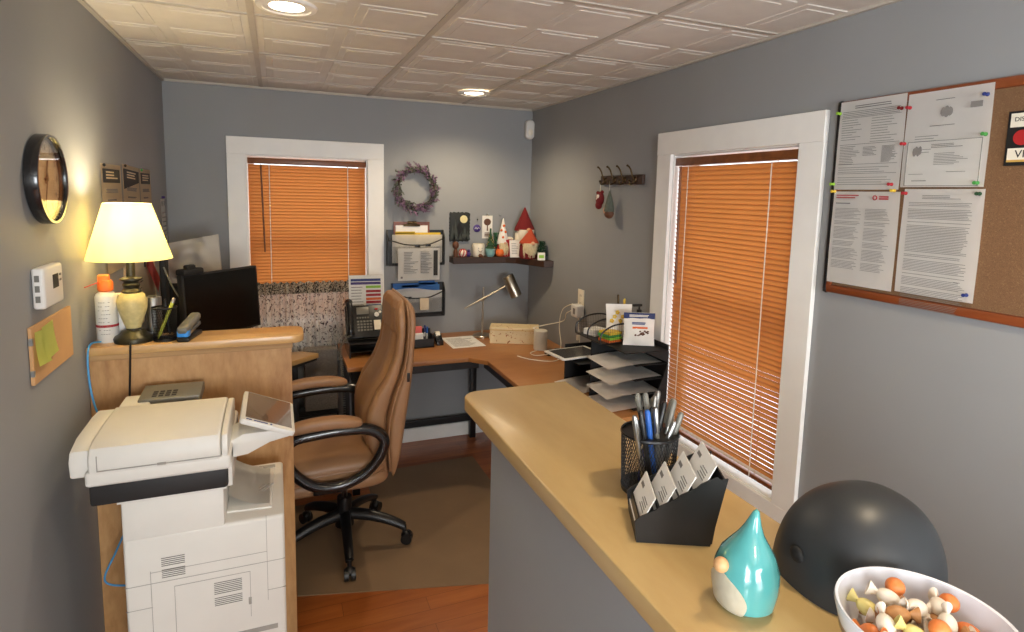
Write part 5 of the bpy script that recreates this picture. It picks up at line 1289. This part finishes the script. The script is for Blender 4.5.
# card holder
U = Vector((.90, -.435, 0)).normalized(); V = Vector((.435, .90, 0)).normalized()
HM = F((.487, .690, CZ), U, V)      # local x: towards the taller end, y: along the cards
t = thing('card_holder', 'black stepped business card holder with four pockets on the counter', 'card holder', HM.translation)
hs = [.030, .044, .058, .072]; Lh = .100; Wd = .096
side = [(0, 0), (Lh, 0)]
st = [(Lh, .086)]
for k in (3, 2, 1, 0):
    x1 = .006+.0235*(k+1); x0 = .006+.0235*k; st += [(x1, hs[k]+.012), (x0+.006, hs[k]+.002)]
side = [(0, 0), (.108, 0), (.128, .106), (.118, .104)]
for k in (3, 2, 1, 0): side += [(.0285*(k+1)-.002, .052+.0185*k), (.0285*k+.004, .040+.0185*k)]
side += [(-.004, .032)]
for yy, nm in ((0, 'side_panel'), (Wd-.003, 'side_panel')):
    g = G(HM @ F((0, yy+.003, 0), (1, 0, 0), (0, 0, 1))); g.prism(side, 0, .003); obj(nm, g, 'black', t, False)
g = G(HM); g.box(0, .107, .003, Wd-.003, 0, .003)
for k in range(5):
    x = .0+.0275*k; h = [.034, .050, .068, .086, .106][k]
    g.box(-.0012, .0012, .003, Wd-.003, .002, h, M=Matrix.Translation((x, 0, 0)) @ Matrix.Rotation(.12, 4, 'Y'))
obj('pocket_divider', g, 'black', t, False)
for k in range(4):
    Mc = HM @ Matrix.Translation((.000+.0285*k, .004, .018+.0185*k)) @ Matrix.Rotation(.46, 4, 'Y')
    o = thing('business_cards', ['white business cards in the lowest front pocket of the card holder', 'white business cards in the second lowest pocket of the card holder', 'white business cards in the second highest pocket of the card holder', 'white business cards in the highest pocket of the card holder'][k], 'business cards', Mc.translation, 'stacks of business cards')
    g = G(Mc)
    for j in range(3): g.box(.0007*j, .0007*j+.0004, 0+.0003*j, .088, 0, .056+.0002*j)
    obj('card_stack', g, 'paper', o, False)
    g = G(Mc); 
    for j in range(4): g.box(-.0004, 0, .012, .044-.006*(j % 2), .022+j*.0045, .0235+j*.0045)
    g.box(-.0004, 0, .06, .078, .038, .044)
    obj('print', g, 'ink', o, False)
# teal gnome
def teal():
    M = RZ((.541, .529, CZ), 0) @ Matrix.Scale(1.10, 4); t = thing('teal_gnome', 'glossy teal ceramic gnome with a curled hat on the counter', 'gnome', M.translation)
    f = lambda c: Vector((c.x+.006*max(0, (c.z-.06)/.06)**1.6+.0, c.y-.004*max(0, (c.z-.06)/.06), c.z))
    g = G(M); g.lathe([(0, 0), (.024, 0), (.033, .008), (.0365, .028), (.0355, .048), (.0295, .064), (.0215, .076), (.0140, .087), (.0090, .098), (.0055, .108), (.0035, .114), (0, .117)], 40, f=f); obj('body', g, 'teal', t)
    # beard patch and nose on the left side
    a0 = math.radians(180)
    def patch(u, v):
        z = .004+.054*v; a = a0+(u-.5)*1.75*math.sin(min(1, .25+v*.9)*PI)**.6 if v < .99 else a0
        pr = [(0, .026), (.008, .033), (.028, .0365), (.048, .0355), (.060, .032)]
        r_ = .0365
        for (z0, r0_), (z1, r1_) in zip(pr, pr[1:]):
            if z0 <= z <= z1: r_ = r0_+(r1_-r0_)*(z-z0)/(z1-z0)
        return Vector(((r_+.0012)*math.cos(a), (r_+.0012)*math.sin(a), z))
    g = G(M); g.surf(patch, 18, 14, .0015); obj('beard', g, 'cream', t)
    g = G(M); g.ell((.0375*math.cos(a0), .0375*math.sin(a0), .057), (.0085, .0085, .0085), 16); obj('nose', g, 'tan', t)
teal()
# black shell object
def shellobj():
    t = thing('black_dome_dispenser', 'large rounded charcoal plastic dispenser leaning over the counter beside the bowl', 'dispenser', (.70, .56, CZ))
    M = RZ((.727, .520, CZ-.001), -.12)
    sp = lambda w_, e: math.copysign(abs(w_)**e, w_)
    def fn(u, v, k=1.):
        th = 2*PI*u; ph = PI/2*v
        q = sp(math.cos(ph), .80)
        return Vector((.101*k*q*sp(math.cos(th), .85)+.018*v, .096*k*q*sp(math.sin(th), .85), .124*k*sp(math.sin(ph), .9)))
    g = G(M); g.surf(fn, 64, 30); bmesh.ops.remove_doubles(g.bm, verts=g.bm.verts[:], dist=1e-5); obj('shell', g, 'dome', t)
    g = G(M)
    p = fn(.495, .2); g.ell(p, (.006, .012, .011), 16); obj('thumb_hole', g, 'blackmatte', t)
    g = G(M); p = fn(.03, .42); g.ell(p, (.010, .016, .010), 14); obj('side_notch', g, 'blackmatte', t)
shellobj()
# bowl of candy
BM = F((.622, .362, CZ))
t = thing('candy_bowl', 'white bowl of wrapped candies in the near right corner of the counter', 'bowl', BM.translation)
g = G(BM); g.lathe([(0, .004), (.040, .005), (.060, .022), (.074, .050), (.081, .080), (.084, .081), (.085, .0775), (.0775, .050), (.064, .020), (.044, 0), (0, 0)], 64); obj('bowl', g, 'bowl', t)
g = G(BM); g.lathe([(.0445, -.0002), (.0648, .0195), (.0785, .0495), (.0800, .058), (.0786, .058), (.0775, .050), (.064, .020), (.044, 0)], 64); obj('outer_glaze', g, 'bowlout', t)
g = G(BM); g.ell((-.015, .077, .062), (.0025, .001, .0025), 10); obj('speck', g, 'inkdark', t)
rd = random.Random(11)
def wrapped(M, m1, label, round_=False):
    o = thing('wrapped_candy' if not round_ else 'round_candy', label, 'candy', M.translation, 'candies in the white bowl')
    if round_:
        g = G(M); g.ell((0, 0, 0), (.0100, .0100, .0094), 20); obj('ball', g, m1, o)
    else:
        g = G(M); g.ell((0, 0, 0), (.0125, .0092, .0088), 18); obj('sweet', g, m1, o)
        g = G(M)
        for s in (-1, 1): g.lathe([(.003, 0), (.0045, .003), (.0095, .010), (.0088, .0105), (.003, .003)], 12, M=Matrix.Translation((s*.0105, 0, 0)) @ Matrix.Rotation(s*PI/2, 4, 'Y'), sy=.55)
        obj('wrapper', g, m1, o)
kinds = ['candyw', 'candyy', 'candyw', 'candyo', 'caramel', 'candyw', 'candyw', 'caramel']
lab = {'candyw': 'white wrapped taffy in the white candy bowl', 'candyy': 'yellow wrapped taffy in the white candy bowl', 'candyo': 'orange wrapped taffy in the white candy bowl', 'candyp': 'pink wrapped taffy in the white candy bowl', 'caramel': 'tan wrapped caramel in the white candy bowl'}
pos = []
for lev_, (z, R, n) in enumerate(((.022, .036, 9), (.038, .048, 13), (.055, .057, 15), (.068, .044, 10))):
    for k in range(n):
        a = 2*PI*k/n+lev_*.3; rr = R*(.95 if k % 2 else .55)
        pos.append((rr*math.cos(a), rr*math.sin(a), z+.004+rd.uniform(-.002, .002)))
seen = {}
for k, p in enumerate(pos):
    M = BM @ Matrix.Translation(p) @ Matrix.Rotation(rd.uniform(0, PI), 4, 'Z') @ Matrix.Rotation(rd.uniform(-.5, .5), 4, 'Y')
    m_ = kinds[k % 8]; base = lab[m_].split(' in the')[0]
    lay = 'at the bottom' if p[2] < .028 else ('in the middle layer' if p[2] < .050 else ('near the top' if p[2] < .066 else 'on top'))
    sd = ['right', 'far-right', 'far', 'far-left', 'left', 'near-left', 'near', 'near-right'][int(((math.atan2(p[1], p[0])+yaw) % (2*PI))/(2*PI)*8+.5) % 8]
    rim = 'by the rim' if math.hypot(p[0], p[1]) > .035 else 'towards the centre'
    wrapped(M, m_, '%s %s %s, %s side of the white bowl' % (base, lay, rim, sd))
for k, (x, y, z) in enumerate(((.018, .046, .080), (.058, .012, .0735), (-.01, -.02, .084))):
    wrapped(BM @ Matrix.Translation((x, y, z)), 'candyo', ['orange sugared ball highest against the far side of the white bowl', 'orange sugared ball at the right of the white bowl', 'orange sugared ball at the near side of the white bowl'][k], True)
